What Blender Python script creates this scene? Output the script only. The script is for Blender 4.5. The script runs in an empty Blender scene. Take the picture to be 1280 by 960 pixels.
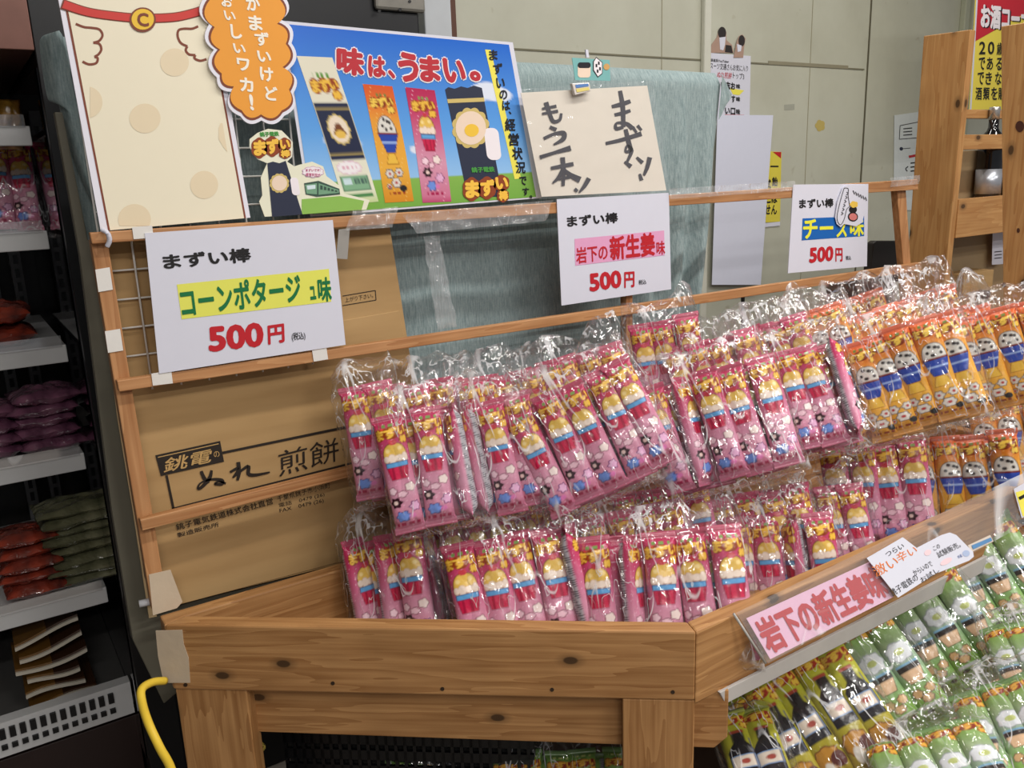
import bpy, bmesh, math, random
import numpy as np
from mathutils import Vector, Matrix, noise

# ------------------------------------------------------------------ camera, world, lights
sc = bpy.context.scene
COL = sc.collection
F, PITCH, ROLL, HEAD = 1053.46, .240593, -.0380143, .995306      # for a 1280x960 frame
CAMZ = 1.5
FW = np.array([math.cos(HEAD)*math.cos(PITCH), math.sin(HEAD)*math.cos(PITCH), -math.sin(PITCH)])
_r = np.array([math.sin(HEAD), -math.cos(HEAD), 0.0]); _u = np.cross(_r, FW)
RT = _r*math.cos(ROLL) + _u*math.sin(ROLL)
UP = -_r*math.sin(ROLL) + _u*math.cos(ROLL)
CP = np.array([0, 0, CAMZ])
cam_d = bpy.data.cameras.new('camera'); cam = bpy.data.objects.new('camera', cam_d); COL.objects.link(cam)
cam_d.sensor_fit = 'HORIZONTAL'; cam_d.sensor_width = 36; cam_d.lens = 36*F/1280
cam_d.clip_start = .02; cam_d.clip_end = 60
M = Matrix(((RT[0], UP[0], -FW[0], 0), (RT[1], UP[1], -FW[1], 0), (RT[2], UP[2], -FW[2], CAMZ), (0, 0, 0, 1)))
cam.matrix_world = M
sc.camera = cam
sc.view_settings.view_transform = 'Standard'; sc.view_settings.look = 'None'
sc.view_settings.gamma = 1; sc.view_settings.use_curve_mapping = False
sc.view_settings.exposure = -0.36
try:
    sc.cycles.transparent_max_bounces = 32; sc.cycles.max_bounces = 8
    sc.cycles.sample_clamp_indirect = 4; sc.cycles.caustics_reflective = False; sc.cycles.caustics_refractive = False
except Exception:
    pass
w = bpy.data.worlds.new('world'); sc.world = w; w.use_nodes = True
w.node_tree.nodes['Background'].inputs[0].default_value = (.86, .88, .92, 1)
w.node_tree.nodes['Background'].inputs[1].default_value = .33

def lamp(name, loc, size, energy, color=(1, .97, .93), rot=(0, 0, 0)):
    d = bpy.data.lights.new(name, 'AREA'); d.shape = 'RECTANGLE'; d.size, d.size_y = size
    d.energy = energy; d.color = color
    o = bpy.data.objects.new(name, d); COL.objects.link(o); o.location = loc; o.rotation_euler = rot
    return o
# fluorescent tubes under the ceiling, plus unseen rows added behind the viewer as front fill
for i, (x, y, e) in enumerate([(.9, .35, 27), (2.3, .35, 29), (2.0, 1.75, 15), (3.4, 1.75, 14), (-.6, -1.2, 35), (1.2, -1.4, 42), (3.2, -1.0, 33), (-.4, -2.4, 42), (1.6, -2.4, 42)]):
    lamp('ceiling_tube_or_fill', (x, y, 2.86), (1.2, .09), e)

# ------------------------------------------------------------------ pixel rays of the survey (1280x960) on real planes
def ray(x, y): return FW + RT*(x-640)/F - UP*(y-480)/F
def onY(x, y, v): r = ray(x, y); return CP + r*v/r[1]
def onX(x, y, v): r = ray(x, y); return CP + r*v/r[0]
def onZ(x, y, v): r = ray(x, y); return CP + r*(v-CAMZ)/r[2]
def onV(x, y, p, d):
    n = np.array([-d[1], d[0], 0]); r = ray(x, y); return CP + r*(n@(np.asarray(p)-CP))/(n@r)
def PY(v): return lambda x, y: onY(x, y, v)
def atd(x, y, dep): return CP + ray(x, y)*dep

# ------------------------------------------------------------------ materials
def lin(c):
    c = np.asarray(c, float)/255.
    return np.where(c <= .04045, c/12.92, ((c+.055)/1.055)**2.4)
def rgba(c): return (*[float(v) for v in lin(c)], 1)
MATS = {}
def newmat(name):
    m = bpy.data.materials.new(name); m.use_nodes = True
    nt = m.node_tree; b = nt.nodes['Principled BSDF']; return m, nt, b
def node(nt, t, **kw):
    n = nt.nodes.new(t)
    for k, v in kw.items(): setattr(n, k, v)
    return n
def plain(name, c, rough=.6, metal=0, var=.06, scale=40, spec=.4, coat=0, bump=0):
    """a painted or printed surface with a little procedural tone variation"""
    if name in MATS: return MATS[name]
    m, nt, b = newmat(name)
    tc = node(nt, 'ShaderNodeTexCoord'); nz = node(nt, 'ShaderNodeTexNoise'); nz.inputs['Scale'].default_value = scale
    nz.inputs['Detail'].default_value = 4
    mx = node(nt, 'ShaderNodeMixRGB'); a = lin(c)
    mx.inputs[1].default_value = (*[float(v) for v in a*(1-var)], 1); mx.inputs[2].default_value = (*[float(min(1, v)) for v in a*(1+var)], 1)
    nt.links.new(tc.outputs['Object'], nz.inputs['Vector']); nt.links.new(nz.outputs['Fac'], mx.inputs[0]); nt.links.new(mx.outputs[0], b.inputs['Base Color'])
    b.inputs['Roughness'].default_value = rough; b.inputs['Metallic'].default_value = metal
    b.inputs['Specular IOR Level'].default_value = spec
    if coat: b.inputs['Coat Weight'].default_value = coat; b.inputs['Coat Roughness'].default_value = .06
    if bump:
        bp = node(nt, 'ShaderNodeBump'); bp.inputs['Strength'].default_value = bump; bp.inputs['Distance'].default_value = .003
        nt.links.new(nz.outputs['Fac'], bp.inputs['Height']); nt.links.new(bp.outputs[0], b.inputs['Normal'])
    MATS[name] = m; return m
def ink(c, name=None): return plain(name or 'ink_%d_%d_%d' % tuple(c), c, rough=.55, var=.03)

def wood(name, light, dark, knots=True, rough=.5):
    if name in MATS: return MATS[name]
    m, nt, b = newmat(name); L = nt.links.new
    at = node(nt, 'ShaderNodeAttribute', attribute_name='wc')
    mp = node(nt, 'ShaderNodeMapping'); mp.inputs['Scale'].default_value = (1.3, 14, 14); L(at.outputs['Vector'], mp.inputs['Vector'])
    n1 = node(nt, 'ShaderNodeTexNoise'); n1.inputs['Scale'].default_value = 1.6; n1.inputs['Detail'].default_value = 3; L(mp.outputs[0], n1.inputs['Vector'])
    # growth rings: bands of a slow noise field
    mu = node(nt, 'ShaderNodeMath', operation='MULTIPLY'); mu.inputs[1].default_value = 7; L(n1.outputs['Fac'], mu.inputs[0])
    fr = node(nt, 'ShaderNodeMath', operation='FRACT'); L(mu.outputs[0], fr.inputs[0])
    mp2 = node(nt, 'ShaderNodeMapping'); mp2.inputs['Scale'].default_value = (4, 160, 160); L(at.outputs['Vector'], mp2.inputs['Vector'])
    n2 = node(nt, 'ShaderNodeTexNoise'); n2.inputs['Scale'].default_value = 1; n2.inputs['Detail'].default_value = 3; L(mp2.outputs[0], n2.inputs['Vector'])
    mx = node(nt, 'ShaderNodeMath', operation='MULTIPLY_ADD'); mx.inputs[1].default_value = .38; L(fr.outputs[0], mx.inputs[0]); L(n2.outputs['Fac'], mx.inputs[2])
    rp = node(nt, 'ShaderNodeValToRGB'); e = rp.color_ramp.elements
    e[0].position = .3; e[0].color = rgba(light); e[1].position = 1.0; e[1].color = rgba(dark); L(mx.outputs[0], rp.inputs[0])
    # broad blotches
    n3 = node(nt, 'ShaderNodeTexNoise'); n3.inputs['Scale'].default_value = 9; L(at.outputs['Vector'], n3.inputs['Vector'])
    hs = node(nt, 'ShaderNodeHueSaturation'); vr = node(nt, 'ShaderNodeMapRange'); vr.inputs[3].default_value = .8; vr.inputs[4].default_value = 1.2
    L(n3.outputs['Fac'], vr.inputs[0]); L(vr.outputs[0], hs.inputs['Value']); L(rp.outputs[0], hs.inputs['Color'])
    out = hs.outputs[0]
    if knots:
        sx = node(nt, 'ShaderNodeSeparateXYZ'); L(at.outputs['Vector'], sx.inputs[0]); sa = node(nt, 'ShaderNodeMath', operation='ADD'); L(sx.outputs[1], sa.inputs[0]); L(sx.outputs[2], sa.inputs[1])
        cb = node(nt, 'ShaderNodeCombineXYZ'); L(sx.outputs[0], cb.inputs[0]); L(sa.outputs[0], cb.inputs[1])
        mp3 = node(nt, 'ShaderNodeMapping'); mp3.inputs['Scale'].default_value = (4.2, 7.5, 0); L(cb.outputs[0], mp3.inputs['Vector'])
        vo = node(nt, 'ShaderNodeTexVoronoi'); vo.voronoi_dimensions = '2D'; vo.inputs['Scale'].default_value = 1; L(mp3.outputs[0], vo.inputs['Vector'])
        kr = node(nt, 'ShaderNodeValToRGB'); k = kr.color_ramp.elements
        k[0].position = .040; k[0].color = (1, 1, 1, 1); k[1].position = .11; k[1].color = (0, 0, 0, 1); q_ = k.new(.052); q_.color = (.45, .45, .45, 1); L(vo.outputs['Distance'], kr.inputs[0])
        mk_ = node(nt, 'ShaderNodeMixRGB'); mk_.inputs[2].default_value = rgba([d*.5 for d in dark]); L(kr.outputs[0], mk_.inputs[0]); L(out, mk_.inputs[1]); out = mk_.outputs[0]
    L(out, b.inputs['Base Color']); b.inputs['Roughness'].default_value = rough; b.inputs['Specular IOR Level'].default_value = .35
    bp = node(nt, 'ShaderNodeBump'); bp.inputs['Strength'].default_value = .15; bp.inputs['Distance'].default_value = .002; L(n2.outputs['Fac'], bp.inputs['Height']); L(bp.outputs[0], b.inputs['Normal'])
    MATS[name] = m; return m
W_TABLE = wood('stained pine', (188, 142, 92), (146, 101, 58))
W_RACK = wood('pale lath', (196, 146, 100), (160, 108, 66), knots=False)
W_SHELF = wood('oiled cedar', (192, 146, 92), (166, 116, 66))

def vcol(name, rough=.3, spec=.5, coat=0, bump=0):
    if name in MATS: return MATS[name]
    m, nt, b = newmat(name)
    at = node(nt, 'ShaderNodeAttribute', attribute_name='print'); nt.links.new(at.outputs['Color'], b.inputs['Base Color'])
    b.inputs['Roughness'].default_value = rough; b.inputs['Specular IOR Level'].default_value = spec
    if coat: b.inputs['Coat Weight'].default_value = coat; b.inputs['Coat Roughness'].default_value = .05
    if bump:
        tc = node(nt, 'ShaderNodeTexCoord'); nz = node(nt, 'ShaderNodeTexNoise'); nz.inputs['Scale'].default_value = 90; nz.inputs['Detail'].default_value = 2
        bp = node(nt, 'ShaderNodeBump'); bp.inputs['Strength'].default_value = bump; bp.inputs['Distance'].default_value = .004
        nt.links.new(tc.outputs['Object'], nz.inputs['Vector']); nt.links.new(nz.outputs['Fac'], bp.inputs['Height']); nt.links.new(bp.outputs[0], b.inputs['Normal'])
    MATS[name] = m; return m

def film(name, tint=(1, 1, 1), base=.062, milk=.014, wr=.9, scale=44, gain=.8, line=.009, white=.55):
    """clear crinkled wrap: mostly see-through, mirror glints and painted white glint lines on the creases"""
    if name in MATS: return MATS[name]
    m = bpy.data.materials.new(name); m.use_nodes = True; nt = m.node_tree; L = nt.links.new
    for n in list(nt.nodes): nt.nodes.remove(n)
    out = node(nt, 'ShaderNodeOutputMaterial')
    tr = node(nt, 'ShaderNodeBsdfTransparent'); tr.inputs[0].default_value = (*tint, 1)
    gl = node(nt, 'ShaderNodeBsdfGlossy'); gl.inputs['Roughness'].default_value = .09; gl.inputs[0].default_value = (1, 1, 1, 1)
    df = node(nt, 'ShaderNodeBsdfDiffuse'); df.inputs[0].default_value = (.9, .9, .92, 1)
    tc = node(nt, 'ShaderNodeTexCoord')
    mp = node(nt, 'ShaderNodeMapping'); mp.inputs['Scale'].default_value = (1, 1, .38); mp.inputs['Rotation'].default_value = (0, .5, 0); L(tc.outputs['Object'], mp.inputs['Vector'])
    n1 = node(nt, 'ShaderNodeTexNoise'); n1.inputs['Scale'].default_value = scale; n1.inputs['Detail'].default_value = 2; n1.inputs['Distortion'].default_value = .15; L(mp.outputs[0], n1.inputs['Vector'])
    s1 = node(nt, 'ShaderNodeMath', operation='SUBTRACT'); s1.inputs[1].default_value = .5; L(n1.outputs['Fac'], s1.inputs[0])
    a1 = node(nt, 'ShaderNodeMath', operation='ABSOLUTE'); L(s1.outputs[0], a1.inputs[0])
    bp = node(nt, 'ShaderNodeBump'); bp.invert = True; bp.inputs['Strength'].default_value = wr; bp.inputs['Distance'].default_value = .012; L(a1.outputs[0], bp.inputs['Height'])
    lw = node(nt, 'ShaderNodeLayerWeight'); lw.inputs['Blend'].default_value = .5; L(bp.outputs[0], lw.inputs['Normal']); L(bp.outputs[0], gl.inputs['Normal'])
    pw = node(nt, 'ShaderNodeMath', operation='POWER'); pw.inputs[1].default_value = 4; L(lw.outputs['Facing'], pw.inputs[0])
    ad = node(nt, 'ShaderNodeMath', operation='MULTIPLY_ADD'); ad.inputs[1].default_value = gain; ad.inputs[2].default_value = base; ad.use_clamp = True; L(pw.outputs[0], ad.inputs[0])
    # thin diffuse white lines painted as crease glints, thickest where it is bunched up
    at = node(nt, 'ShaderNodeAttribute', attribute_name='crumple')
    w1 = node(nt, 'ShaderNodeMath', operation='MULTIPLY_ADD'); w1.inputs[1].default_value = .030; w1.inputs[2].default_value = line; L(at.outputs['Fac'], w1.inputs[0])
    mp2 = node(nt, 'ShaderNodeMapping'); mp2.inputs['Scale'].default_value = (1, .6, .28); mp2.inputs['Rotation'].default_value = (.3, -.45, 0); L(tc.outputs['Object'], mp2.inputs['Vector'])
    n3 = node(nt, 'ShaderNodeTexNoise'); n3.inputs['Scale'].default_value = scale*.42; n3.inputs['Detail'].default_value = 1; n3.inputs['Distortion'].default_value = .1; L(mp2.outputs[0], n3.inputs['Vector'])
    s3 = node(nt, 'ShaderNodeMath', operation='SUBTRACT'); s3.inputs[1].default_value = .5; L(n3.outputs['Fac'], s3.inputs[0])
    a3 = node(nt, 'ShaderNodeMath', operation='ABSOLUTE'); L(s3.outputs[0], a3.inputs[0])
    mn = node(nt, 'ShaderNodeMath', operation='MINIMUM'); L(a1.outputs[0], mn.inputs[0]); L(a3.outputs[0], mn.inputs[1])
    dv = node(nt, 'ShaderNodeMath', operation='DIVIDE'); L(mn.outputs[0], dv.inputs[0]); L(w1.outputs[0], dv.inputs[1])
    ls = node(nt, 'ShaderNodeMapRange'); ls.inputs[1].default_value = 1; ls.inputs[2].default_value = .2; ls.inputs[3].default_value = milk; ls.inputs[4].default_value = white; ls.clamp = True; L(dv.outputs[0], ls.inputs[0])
    # noise keeps the painted glints to some stretches of each crease
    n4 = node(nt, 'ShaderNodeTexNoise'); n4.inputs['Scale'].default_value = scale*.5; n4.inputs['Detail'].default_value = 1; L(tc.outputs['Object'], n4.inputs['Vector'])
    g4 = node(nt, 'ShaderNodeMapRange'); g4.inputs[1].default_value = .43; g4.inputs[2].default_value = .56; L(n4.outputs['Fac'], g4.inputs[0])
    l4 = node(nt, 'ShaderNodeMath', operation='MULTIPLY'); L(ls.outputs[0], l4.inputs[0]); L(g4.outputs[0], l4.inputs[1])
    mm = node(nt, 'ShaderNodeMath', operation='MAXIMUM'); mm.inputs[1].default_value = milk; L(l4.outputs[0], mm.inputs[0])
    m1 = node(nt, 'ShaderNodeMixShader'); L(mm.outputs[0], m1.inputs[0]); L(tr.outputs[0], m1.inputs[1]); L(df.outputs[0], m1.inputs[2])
    m2 = node(nt, 'ShaderNodeMixShader'); L(ad.outputs[0], m2.inputs[0]); L(m1.outputs[0], m2.inputs[1]); L(gl.outputs[0], m2.inputs[2])
    L(m2.outputs[0], out.inputs['Surface'])
    MATS[name] = m; return m
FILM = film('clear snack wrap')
SLEEVE = film('clear plastic sleeve', base=.02, milk=.05, wr=.25, scale=9, gain=.8, line=.0005, white=.1)
TAPE = film('clear sticky tape', base=.05, milk=.16, wr=.8, scale=80)
WHITE = plain('white paper', (214, 214, 226), rough=.5, var=.02)
WTAPE = plain('white paper tape', (224, 220, 214), rough=.6, var=.05, bump=.2)
BTAPE = plain('beige masking tape', (196, 178, 154), rough=.7, var=.08, bump=.3)
BLACK = plain('black enamel', (16, 16, 18), rough=.35, var=.2)

# ------------------------------------------------------------------ object helpers
LOC = {}
def props(o, label=None, cat=None, group=None, kind=None):
    if label: o['label'] = label
    if cat: o['category'] = cat
    if group: o['group'] = group
    if kind: o['kind'] = kind
    return o
def thing(name, label, cat, loc, group=None):
    o = bpy.data.objects.new(name, None); COL.objects.link(o); o.location = [float(v) for v in loc]; o.empty_display_size = .05
    LOC[o.name] = np.array(o.location); return props(o, label, cat, group)
def mesh(name, verts, faces, mats, parent=None, loc=None, smooth=False, mi=None, wc=None, bevel=0, col=None, label=None):
    """one mesh object from world-space vertices; a child keeps its thing's origin"""
    verts = np.asarray(verts, float)
    if parent is not None: off = LOC[parent.name]
    else: off = np.asarray(loc if loc is not None else [*((verts.min(0)+verts.max(0))/2)[:2], verts[:, 2].min()], float)
    me = bpy.data.meshes.new(name); me.from_pydata([tuple(v) for v in (verts-off)], [], [tuple(f) for f in faces]); me.update()
    for m in (mats if isinstance(mats, (list, tuple)) else [mats]): me.materials.append(m)
    if mi is not None: me.polygons.foreach_set('material_index', list(mi))
    if smooth: me.polygons.foreach_set('use_smooth', [True]*len(me.polygons))
    if wc is not None:
        a = me.attributes.new('wc', 'FLOAT_VECTOR', 'POINT'); a.data.foreach_set('vector', np.asarray(wc, np.float32).ravel())
    if col is not None: paint(me, col)
    o = bpy.data.objects.new(name, me); COL.objects.link(o)
    if parent is not None: o.parent = parent
    else: o.location = off
    LOC[o.name] = off
    if bevel:
        b = o.modifiers.new('bevel', 'BEVEL'); b.width = bevel; b.segments = 2; b.limit_method = 'ANGLE'
    if label: o['label'] = label
    return o
def paint(me, col):
    a = me.color_attributes.new('print', 'FLOAT_COLOR', 'POINT')
    c = np.ones((len(me.vertices), 4), np.float32); c[:, :3] = col; a.data.foreach_set('color', c.ravel())
rng = random.Random(7)
def nrm(v): v = np.asarray(v, float); return v/np.linalg.norm(v)
def prism(name, poly, tvec, mat, parent=None, along=None, bevel=.0015, loc=None, kind=None, label=None):
    """face polygon extruded by tvec, with a wood-grain coordinate running along `along`"""
    poly = [np.asarray(p, float) for p in poly]; t = np.asarray(tvec, float); n = len(poly)
    vs = poly+[p+t for p in poly]
    nn = np.cross(poly[1]-poly[0], poly[2]-poly[0])
    fw = (nn@t) < 0
    front = list(range(n)); back = [2*n-1-i for i in range(n)]
    fs = [front, back]+[[i, i+n, (i+1) % n+n, (i+1) % n] for i in range(n)]
    if not fw: fs = [f[::-1] for f in fs]
    if along is None: along = poly[1]-poly[0]
    a = nrm(along); c = nrm(t); b = np.cross(a, c); o = np.array([rng.uniform(0, 30), rng.uniform(0, 30), rng.uniform(0, 3)])
    wc = [np.array([v@a, v@b, v@c])+o for v in vs]
    ob = mesh(name, vs, fs, mat, parent, loc=loc, wc=wc, bevel=bevel, label=label)
    if kind: ob['kind'] = kind
    return ob
def box(name, lo, hi, mat, parent=None, bevel=.0015, along=None, loc=None, kind=None, label=None):
    (x0, y0, z0), (x1, y1, z1) = lo, hi
    d = np.array([x1-x0, y1-y0, z1-z0]); ax = np.eye(3)[int(np.argmax(d))]
    return prism(name, [(x0, y0, z0), (x1, y0, z0), (x1, y0, z1), (x0, y0, z1)], (0, y1-y0, 0), mat, parent, along if along is not None else ax, bevel, loc, kind, label)
def tube_geo(path, r, n=10, closed=False, taper=None):
    P = [np.asarray(p, float) for p in path]; vs = []; fs = []
    up = np.array([0, 0, 1.0])
    for i, p in enumerate(P):
        t = nrm(P[min(i+1, len(P)-1)]-P[max(i-1, 0)])
        ref = up if abs(t@up) < .9 else np.array([0, 1.0, 0])
        a = nrm(np.cross(t, ref)); b = np.cross(a, t); rr = r*(taper[i] if taper else 1)
        for k in range(n):
            th = 2*math.pi*k/n; vs.append(p+rr*(a*math.cos(th)+b*math.sin(th)))
    for i in range(len(P)-1):
        for k in range(n):
            fs.append([i*n+k, i*n+(k+1) % n, (i+1)*n+(k+1) % n, (i+1)*n+k])
    fs.append(list(range(n))[::-1]); fs.append([(len(P)-1)*n+k for k in range(n)])
    return vs, fs
def smooth_path(P, n=6):
    P = [np.asarray(p, float) for p in P]; out = []
    for i in range(len(P)-1):
        p0 = P[max(i-1, 0)]; p1 = P[i]; p2 = P[i+1]; p3 = P[min(i+2, len(P)-1)]
        for k in range(n):
            t = k/n; out.append(.5*((2*p1)+(-p0+p2)*t+(2*p0-5*p1+4*p2-p3)*t*t+(-p0+3*p1-3*p2+p3)*t**3))
    out.append(P[-1]); return out
def lathe_geo(prof, n=28):
    vs = []; fs = []
    for r, z in prof:
        for k in range(n): th = 2*math.pi*k/n; vs.append((r*math.cos(th), r*math.sin(th), z))
    for i in range(len(prof)-1):
        for k in range(n): fs.append([i*n+k, i*n+(k+1) % n, (i+1)*n+(k+1) % n, (i+1)*n+k])
    fs.append(list(range(n))[::-1]); fs.append([(len(prof)-1)*n+k for k in range(n)])
    return np.array(vs), fs
def merge(*geos):
    V = []; Fc = []; M_ = []
    for g in geos:
        v, f = g[0], g[1]; o = len(V); V += [np.asarray(q, float) for q in v]; Fc += [[i+o for i in q] for q in f]; M_ += [g[2] if len(g) > 2 else 0]*len(f)
    return V, Fc, M_
def box_geo(lo, hi, mi=0):
    (x0, y0, z0), (x1, y1, z1) = lo, hi
    v = [(x0, y0, z0), (x1, y0, z0), (x1, y1, z0), (x0, y1, z0), (x0, y0, z1), (x1, y0, z1), (x1, y1, z1), (x0, y1, z1)]
    return v, [[3, 2, 1, 0], [4, 5, 6, 7], [0, 1, 5, 4], [1, 2, 6, 5], [2, 3, 7, 6], [3, 0, 4, 7]], mi

# ------------------------------------------------------------------ lettering
_TX = {}
def text_geo(s, bold=0.0, shear=0.0):
    """glyph outlines of a string, thickened by overlapping shifted copies, scaled to the unit square"""
    k = (s, bold, shear)
    if k in _TX: return _TX[k]
    cu = bpy.data.curves.new('lettering', 'FONT'); cu.body = s; cu.size = 1; cu.shear = shear; cu.resolution_u = 3; cu.fill_mode = 'FRONT'
    o = bpy.data.objects.new('lettering', cu); COL.objects.link(o)
    dg = bpy.context.evaluated_depsgraph_get(); me = bpy.data.meshes.new_from_object(o.evaluated_get(dg))
    v = np.array([q.co[:2] for q in me.vertices]); f = [list(p.vertices) for p in me.polygons]
    bpy.data.objects.remove(o); bpy.data.curves.remove(cu); bpy.data.meshes.remove(me)
    if bold > .004:
        n = len(v); vv, ff, lay = [], [], []
        for i in range(8):
            t = math.pi*i/4; vv.append(v+np.array([math.cos(t), math.sin(t)])*bold); lay += [i]*n; ff += [[q+n*i for q in p] for p in f]
        v, f = np.concatenate(vv), ff
    lo, hi = v.min(0), v.max(0); v = (v-lo)/(hi-lo)
    v = np.column_stack([v, lay if bold > .004 else np.zeros(len(v))])      # third column: which copy, stacked a hair apart
    _TX[k] = (v, f); return _TX[k]
def to3(v, TL, TR, BL):
    TL, TR, BL = map(np.asarray, (TL, TR, BL)); X = TR-TL; Yv = TL-BL
    return [BL+X*a+Yv*b for a, b in v[:, :2]]
def write(name, parent, s, tl, tr, bl, plane, mat, bold=.0, lift=.0006, shear=0, grow=0):
    v, f = text_geo(s, bold, shear)
    P = [plane(*p) for p in (tl, tr, bl)]
    n = nrm(np.cross(P[1]-P[0], P[0]-P[2])); n = n if n@(CP-P[0]) > 0 else -n
    vs = [p+n*(lift+4e-5*k) for p, k in zip(to3(v, *P), v[:, 2])]
    X, Yv = P[1]-P[0], P[0]-P[2]
    a = np.cross(X, Yv)
    o = mesh(name, vs, f if a@n > 0 else [q[::-1] for q in f], mat, parent)
    return o
def patch(name, parent, pts, plane, mat, lift=.0004, thick=0, loc=None, label=None):
    """flat printed or stuck patch given by its outline on a plane"""
    P = [plane(*p) for p in pts]
    n = np.zeros(3)
    for i in range(1, len(P)-1): n += np.cross(P[i]-P[0], P[i+1]-P[0])
    n = nrm(n); fl = n@(CP-P[0]) < 0
    if fl: n = -n; P = P[::-1]
    P = [p+n*lift for p in P]
    if thick:
        return prism(name, P, -n*thick, mat, parent, bevel=0, loc=loc, label=label)
    return mesh(name, P, [list(range(len(P)))], mat, parent, loc=loc, label=label)
def stroke_geo(pts, wd, plane, lift=.0008):
    """a brush stroke: pts = pixel polyline, wd = widths in px at each point"""
    P = smooth_path([np.array([*p, 0.]) for p in pts], 5); m = len(P); W = np.interp(np.linspace(0, len(wd)-1, m), range(len(wd)), wd)
    L_, R_ = [], []
    for i, p in enumerate(P):
        t = nrm(P[min(i+1, m-1)]-P[max(i-1, 0)]+1e-9); nrm2 = np.array([-t[1], t[0]])
        L_.append(p[:2]+nrm2*W[i]/2); R_.append(p[:2]-nrm2*W[i]/2)
    vs = [plane(*q) for q in L_]+[plane(*q) for q in R_]
    n = nrm(np.cross(plane(10, 0)-plane(0, 0), plane(0, 0)-plane(0, 10))); n = n if n@(CP-vs[0]) > 0 else -n
    fs = [[i, i+1, m+i+1, m+i] for i in range(m-1)]
    if np.cross(vs[1]-vs[0], vs[m]-vs[0])@n < 0: fs = [f[::-1] for f in fs]
    return [v+n*lift for v in vs], fs
def brush(name, parent, strokes, plane, mat, lift=.0008):
    V_, F_, _ = merge(*[stroke_geo(s[0], s[1], plane, lift+i*.00005) for i, s in enumerate(strokes)])
    return mesh(name, V_, F_, mat, parent)
def ellipse(cx, cy, rx, ry, n=28, rot=0, a0=0, a1=2*math.pi):
    return [(cx+rx*math.cos(t)*math.cos(rot)-ry*math.sin(t)*math.sin(rot), cy+rx*math.cos(t)*math.sin(rot)+ry*math.sin(t)*math.cos(rot)) for t in np.linspace(a0, a1, n, endpoint=(a1-a0) < 6.28)]
def cloud(cx, cy, rx, ry, k=8, amp=.12, n=72):
    return [(cx+rx*math.cos(t)*(1-amp+amp*abs(math.sin(k*t/2))*1.6), cy+ry*math.sin(t)*(1-amp+amp*abs(math.sin(k*t/2))*1.6)) for t in np.linspace(0, 2*math.pi, n, endpoint=False)]

# ------------------------------------------------------------------ the room
WY = 2.62
box('floor', (-2.5, -2.5, -.05), (6.5, WY+.1, 0), plain('grey shop floor', (120, 112, 104), rough=.5, var=.1, scale=6), kind='structure', bevel=0)
box('ceiling', (-2.5, -2.5, 2.9), (6.5, WY+.1, 2.95), plain('white ceiling board', (205, 203, 195), rough=.8), kind='structure', bevel=0)
def wall_mat():
    m, nt, b = newmat('painted wall panel'); L = nt.links.new
    tc = node(nt, 'ShaderNodeTexCoord'); n1 = node(nt, 'ShaderNodeTexNoise'); n1.inputs['Scale'].default_value = 1.6; n1.inputs['Detail'].default_value = 6; n1.inputs['Roughness'].default_value = .65
    L(tc.outputs['Object'], n1.inputs['Vector'])
    r = node(nt, 'ShaderNodeValToRGB'); e = r.color_ramp.elements; e[0].position = .3; e[0].color = rgba((178, 177, 159)); e[1].position = .62; e[1].color = rgba((192, 192, 175)); L(n1.outputs['Fac'], r.inputs[0])
    # scattered scuffs
    n2 = node(nt, 'ShaderNodeTexNoise'); n2.inputs['Scale'].default_value = 13; n2.inputs['Detail'].default_value = 3; L(tc.outputs['Object'], n2.inputs['Vector'])
    r2 = node(nt, 'ShaderNodeValToRGB'); k = r2.color_ramp.elements; k[0].position = .70; k[0].color = (0, 0, 0, 1); k[1].position = .78; k[1].color = (.5, .5, .5, 1); L(n2.outputs['Fac'], r2.inputs[0])
    mx = node(nt, 'ShaderNodeMixRGB'); mx.inputs[2].default_value = rgba((150, 142, 112)); L(r2.outputs[0], mx.inputs[0]); L(r.outputs[0], mx.inputs[1])
    L(mx.outputs[0], b.inputs['Base Color']); b.inputs['Roughness'].default_value = .45; return m
WALL = wall_mat()
wall = box('wall_back', (-2.5, WY, 0), (6.5, WY+.1, 2.9), WALL, kind='structure', bevel=0)
SEAM = plain('panel joint', (120, 116, 96), rough=.8)
def wseam(a, b, w, mat=SEAM, d=.004, nm='joint'):
    P, Q = onY(*a, WY), onY(*b, WY)
    t = nrm(Q-P); s = nrm(np.cross(t, [0, -1, 0]))*w/2
    P, Q = P-t*.0, Q
    prism(nm, [P-s, Q-s, Q+s, P+s], (0, -d, 0), mat, wall, bevel=0)
for x in (827, 1013): 
    p = onY(x, 70, WY); box('joint', (p[0]-.0015, WY-.002, .9), (p[0]+.0015, WY, 2.5), plain('faint panel joint', (158, 153, 130)), wall, bevel=0)
p = onY(1083, 100, WY); box('joint', (p[0]-.004, WY-.004, .8), (p[0]+.004, WY, 2.6), plain('dark panel joint', (92, 88, 70)), wall, bevel=0)
zz = onY(900, 76, WY)[2]; xl = onY(560, 50, WY)[0]; xr = onY(1080, 84, WY)[0]
box('joint', (xl, WY-.003, zz-.004), (xr, WY, zz+.002), SEAM, wall, bevel=0)
box('smudge', (onY(960, 80, WY)[0], WY-.0034, zz-.004), (onY(1060, 80, WY)[0], WY-.001, zz+.012), plain('wall grime', (140, 134, 112), rough=.9), wall, bevel=.004)
p = onY(880, 40, WY); box('trim_1', (p[0]-.02, WY-.025, .6), (p[0]+.02, WY, 2.6), plain('white wire duct', (205, 204, 190)), kind='structure', bevel=.006)
p = onY(555, 20, WY); box('trim_2', (p[0]-.03, WY-.03, .3), (p[0]+.03, WY, 2.6), plain('brown door casing', (92, 58, 44)), kind='structure', bevel=.003)
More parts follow.
